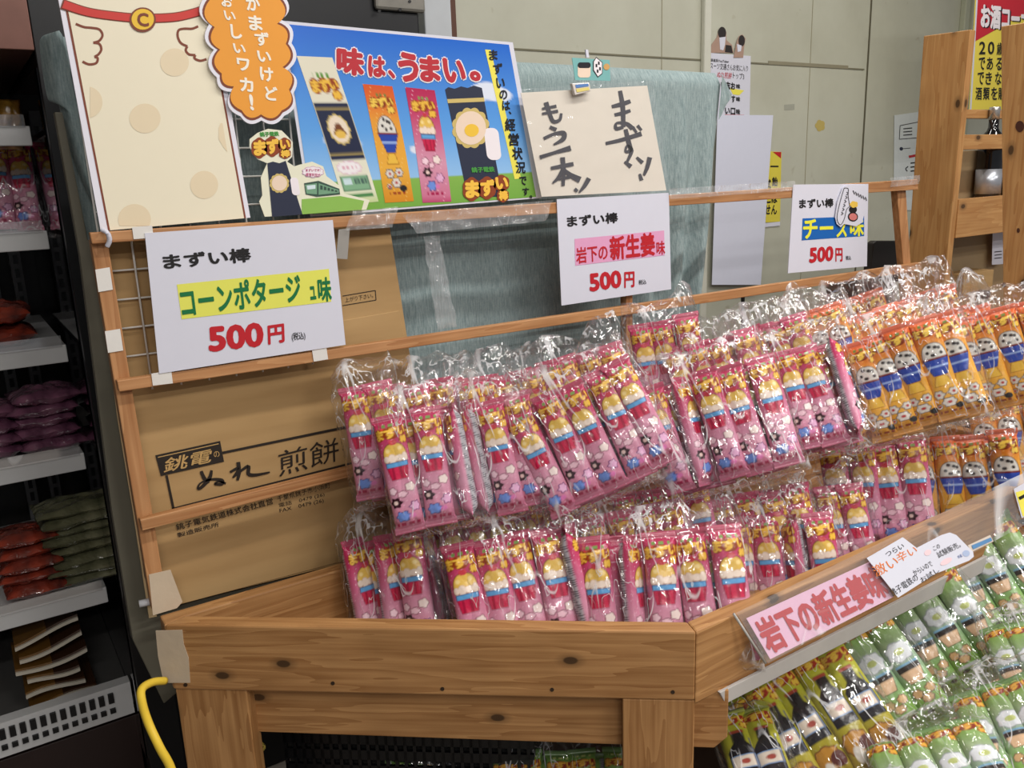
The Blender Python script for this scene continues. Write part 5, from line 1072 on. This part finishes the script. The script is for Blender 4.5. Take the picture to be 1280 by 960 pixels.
BAG_LIST = [
 (P, (502, 822), (468, 642), 1.44, 3, 35, 'pink bag at the left end of the lower row, its sticks turned edge-on', PL, dict(sc_=1.1, yaw=-22, turned=(0, 1))),
 (P, (580, 815), (548, 668), 1.50, 2, 30, 'narrow pink bag with plain backs showing, second from the left in the lower row', PL, dict(turned=(0,))),
 (P, (675, 828), (640, 658), 1.38, 5, 36, 'pink bag of five upright sticks over the middle of the end board, lower row', PL, dict(turned=(4,), sc_=1.1)),
 (P, (842, 834), (822, 656), 1.345, 5, 41, 'widest pink bag at the front right of the lower row, beside the tray corner', PL, dict(turned=(1,), sc_=1.12)),
 (P, (990, 790), (966, 626), 1.54, 4, 34, 'pink bag behind the left end of the price strip', PL, dict(sc_=1.1, turned=(2,))),
 (P, (1106, 684), (1086, 542), 1.66, 4, 30, 'pink bag next to the orange bags in the lower row, behind the handwritten cards', PL, dict(sc_=1.1)),
 (P, (800, 772), (768, 632), 1.50, 5, 33, 'pink bag with only its top seals showing behind the widest lower bag', PL, dict()),
 (P, (955, 745), (925, 605), 1.58, 5, 31, 'pink bag with only its top seals showing behind the bag at the strip end', PL, dict()),
 (P, (612, 765), (585, 628), 1.52, 5, 32, 'pink bag tucked under the second upper bag, mostly hidden', PL, dict()),
 (P, (712, 755), (684, 622), 1.53, 4, 30, 'pink bag tucked under the leaning upper bag, mostly hidden', PL, dict()),
 (P, (1040, 735), (1012, 592), 1.62, 4, 30, 'pink bag with its top seals under the last pink upper bag', PL, dict()),
 (P, (850, 735), (822, 598), 1.57, 4, 30, 'pink bag showing only under the right half of the upper row', PL, dict()),
 (P, (484, 622), (455, 480), 1.42, 2, 36, 'leftmost pink bag of the upper row, overhanging the bag below', PU, dict(spread=10)),
 (P, (552, 655), (524, 508), 1.36, 3, 36, 'pink bag with two bright fronts, second from the left in the upper row', PU, dict(turned=(2,), spread=8)),
 (P, (642, 640), (612, 496), 1.40, 3, 31, 'pink bag wedged third from the left in the upper row', PU, dict(turned=(0,))),
 (P, (772, 612), (708, 478), 1.39, 5, 35, 'pink bag leaning well over to the left in the middle of the upper row', PU, dict(spread=8)),
 (P, (918, 600), (876, 466), 1.42, 5, 34, 'pink bag right of the leaning one in the upper row', PU, dict(turned=(1,), spread=10)),
 (P, (1030, 560), (990, 438), 1.52, 4, 29, 'pink bag touching the orange bags in the upper row', PU, dict(turned=(3,))),
 (O, (1150, 538), (1108, 414), 1.54, 6, 27, 'orange bag beside the last pink bag in the upper row', OU, dict(turned=(0,), spread=10)),
 (O, (1272, 505), (1236, 378), 1.64, 6, 27, 'orange bag cut by the right picture edge in the upper row', OU, dict(spread=10)),
 (O, (1214, 672), (1196, 532), 1.80, 4, 32, 'orange bag next to the pink bag in the lower row', OL, dict(spread=22, sc_=1.15)),
 (O, (1312, 612), (1288, 490), 1.94, 5, 30, 'orange bag at the right picture edge in the lower row', OL, dict(sc_=1.2)),
 (P, (555, 610), (535, 474), 1.50, 4, 30, 'pink bag standing at the left end of the back row', PB_, dict()),
 (P, (640, 596), (618, 466), 1.56, 4, 30, 'pink bag second from the left in the back row', PB_, dict()),
 (P, (745, 570), (708, 446), 1.56, 5, 29, 'pink bag in the back row right behind the leaning bag', PB_, dict()),
 (P, (846, 520), (824, 398), 1.66, 3, 28, 'pink bag poking up highest under the middle rail', PB_, dict()),
 (P, (915, 545), (884, 425), 1.62, 4, 28, 'pink bag in the back row under the foot of the blank white paper', PB_, dict()),
 (P, (985, 520), (950, 404), 1.70, 4, 27, 'pink bag at the right end of the back row', PB_, dict()),
 (O, (1035, 500), (1000, 386), 1.78, 4, 26, 'orange bag at the left end of the orange back row', OB, dict()),
 (O, (1082, 480), (1046, 364), 1.86, 4, 25, 'orange bag below the right-hand price sign in the back row', OB, dict()),
 (O, (1120, 498), (1082, 392), 1.72, 5, 26, 'orange bag lying low between the two orange back bags', OB, dict()),
 (O, (1166, 480), (1130, 356), 1.80, 4, 26, 'orange bag with a tall film peak in front of the dark chair back', OB, dict(head=.075)),
 (O, (1215, 505), (1180, 392), 1.70, 4, 26, 'orange bag below the tall cedar panel in the back row', OB, dict(head=.06)),
 (Y_, (1062, 985), (970, 832), 1.27, 5, 37, 'olive-yellow bag under the white strip, beside the table corner', GR, dict(spread=10, topy=.87, head=.012, sc_=1.15)),
 (Y_, (975, 1030), (922, 890), 1.33, 2, 34, 'shaded olive-yellow bag against the table leg', GR, dict(topy=.87, head=.012, sc_=1.15)),
 (G, (1136, 930), (1040, 786), 1.29, 4, 35, 'green bag next to the olive-yellow bag', GR, dict(spread=8, topy=.87, head=.012, sc_=1.15)),
 (G, (1214, 868), (1122, 728), 1.36, 4, 35, 'green bag under the pink strip paper', GR, dict(spread=8, topy=.87, head=.012, sc_=1.15)),
 (G, (1270, 800), (1190, 664), 1.44, 4, 34, 'green bag farthest back under the note cards', GR, dict(spread=10, topy=.87, head=.012, sc_=1.15)),
 (G, (1322, 985), (1250, 850), 1.20, 4, 38, 'green bag in the lower right picture corner, in front', GR, dict(spread=12)),
 (G, (1215, 1050), (1150, 912), 1.18, 4, 40, 'green bag cut by the lower picture edge, in front of the olive one', GR, dict(spread=12)),
 (G, (1345, 890), (1290, 770), 1.34, 4, 34, 'green bag cut by the right picture edge in the lower bin', GR, dict(spread=12)),
 (P, (22, 288), (4, 178), 1.74, 2, 26, 'pink snack bag standing on a fridge shelf at the left picture edge', 'snack bags in the fridge', dict(layers=1, head=.012)),
 (G, (560, 1084), (553, 935), 1.50, 4, 36, 'green bag under the apron right of the black crate', 'green snack bags under the table', dict()),
 (G, (705, 1086), (698, 937), 1.42, 5, 36, 'green bag under the apron left of the right table leg', 'green snack bags under the table', dict()),
]
for kd, pb, pt, dep, n, pitch, lab, grp, kw in BAG_LIST: bag(kd, pb, pt, dep, n, pitch, lab, grp, **kw)
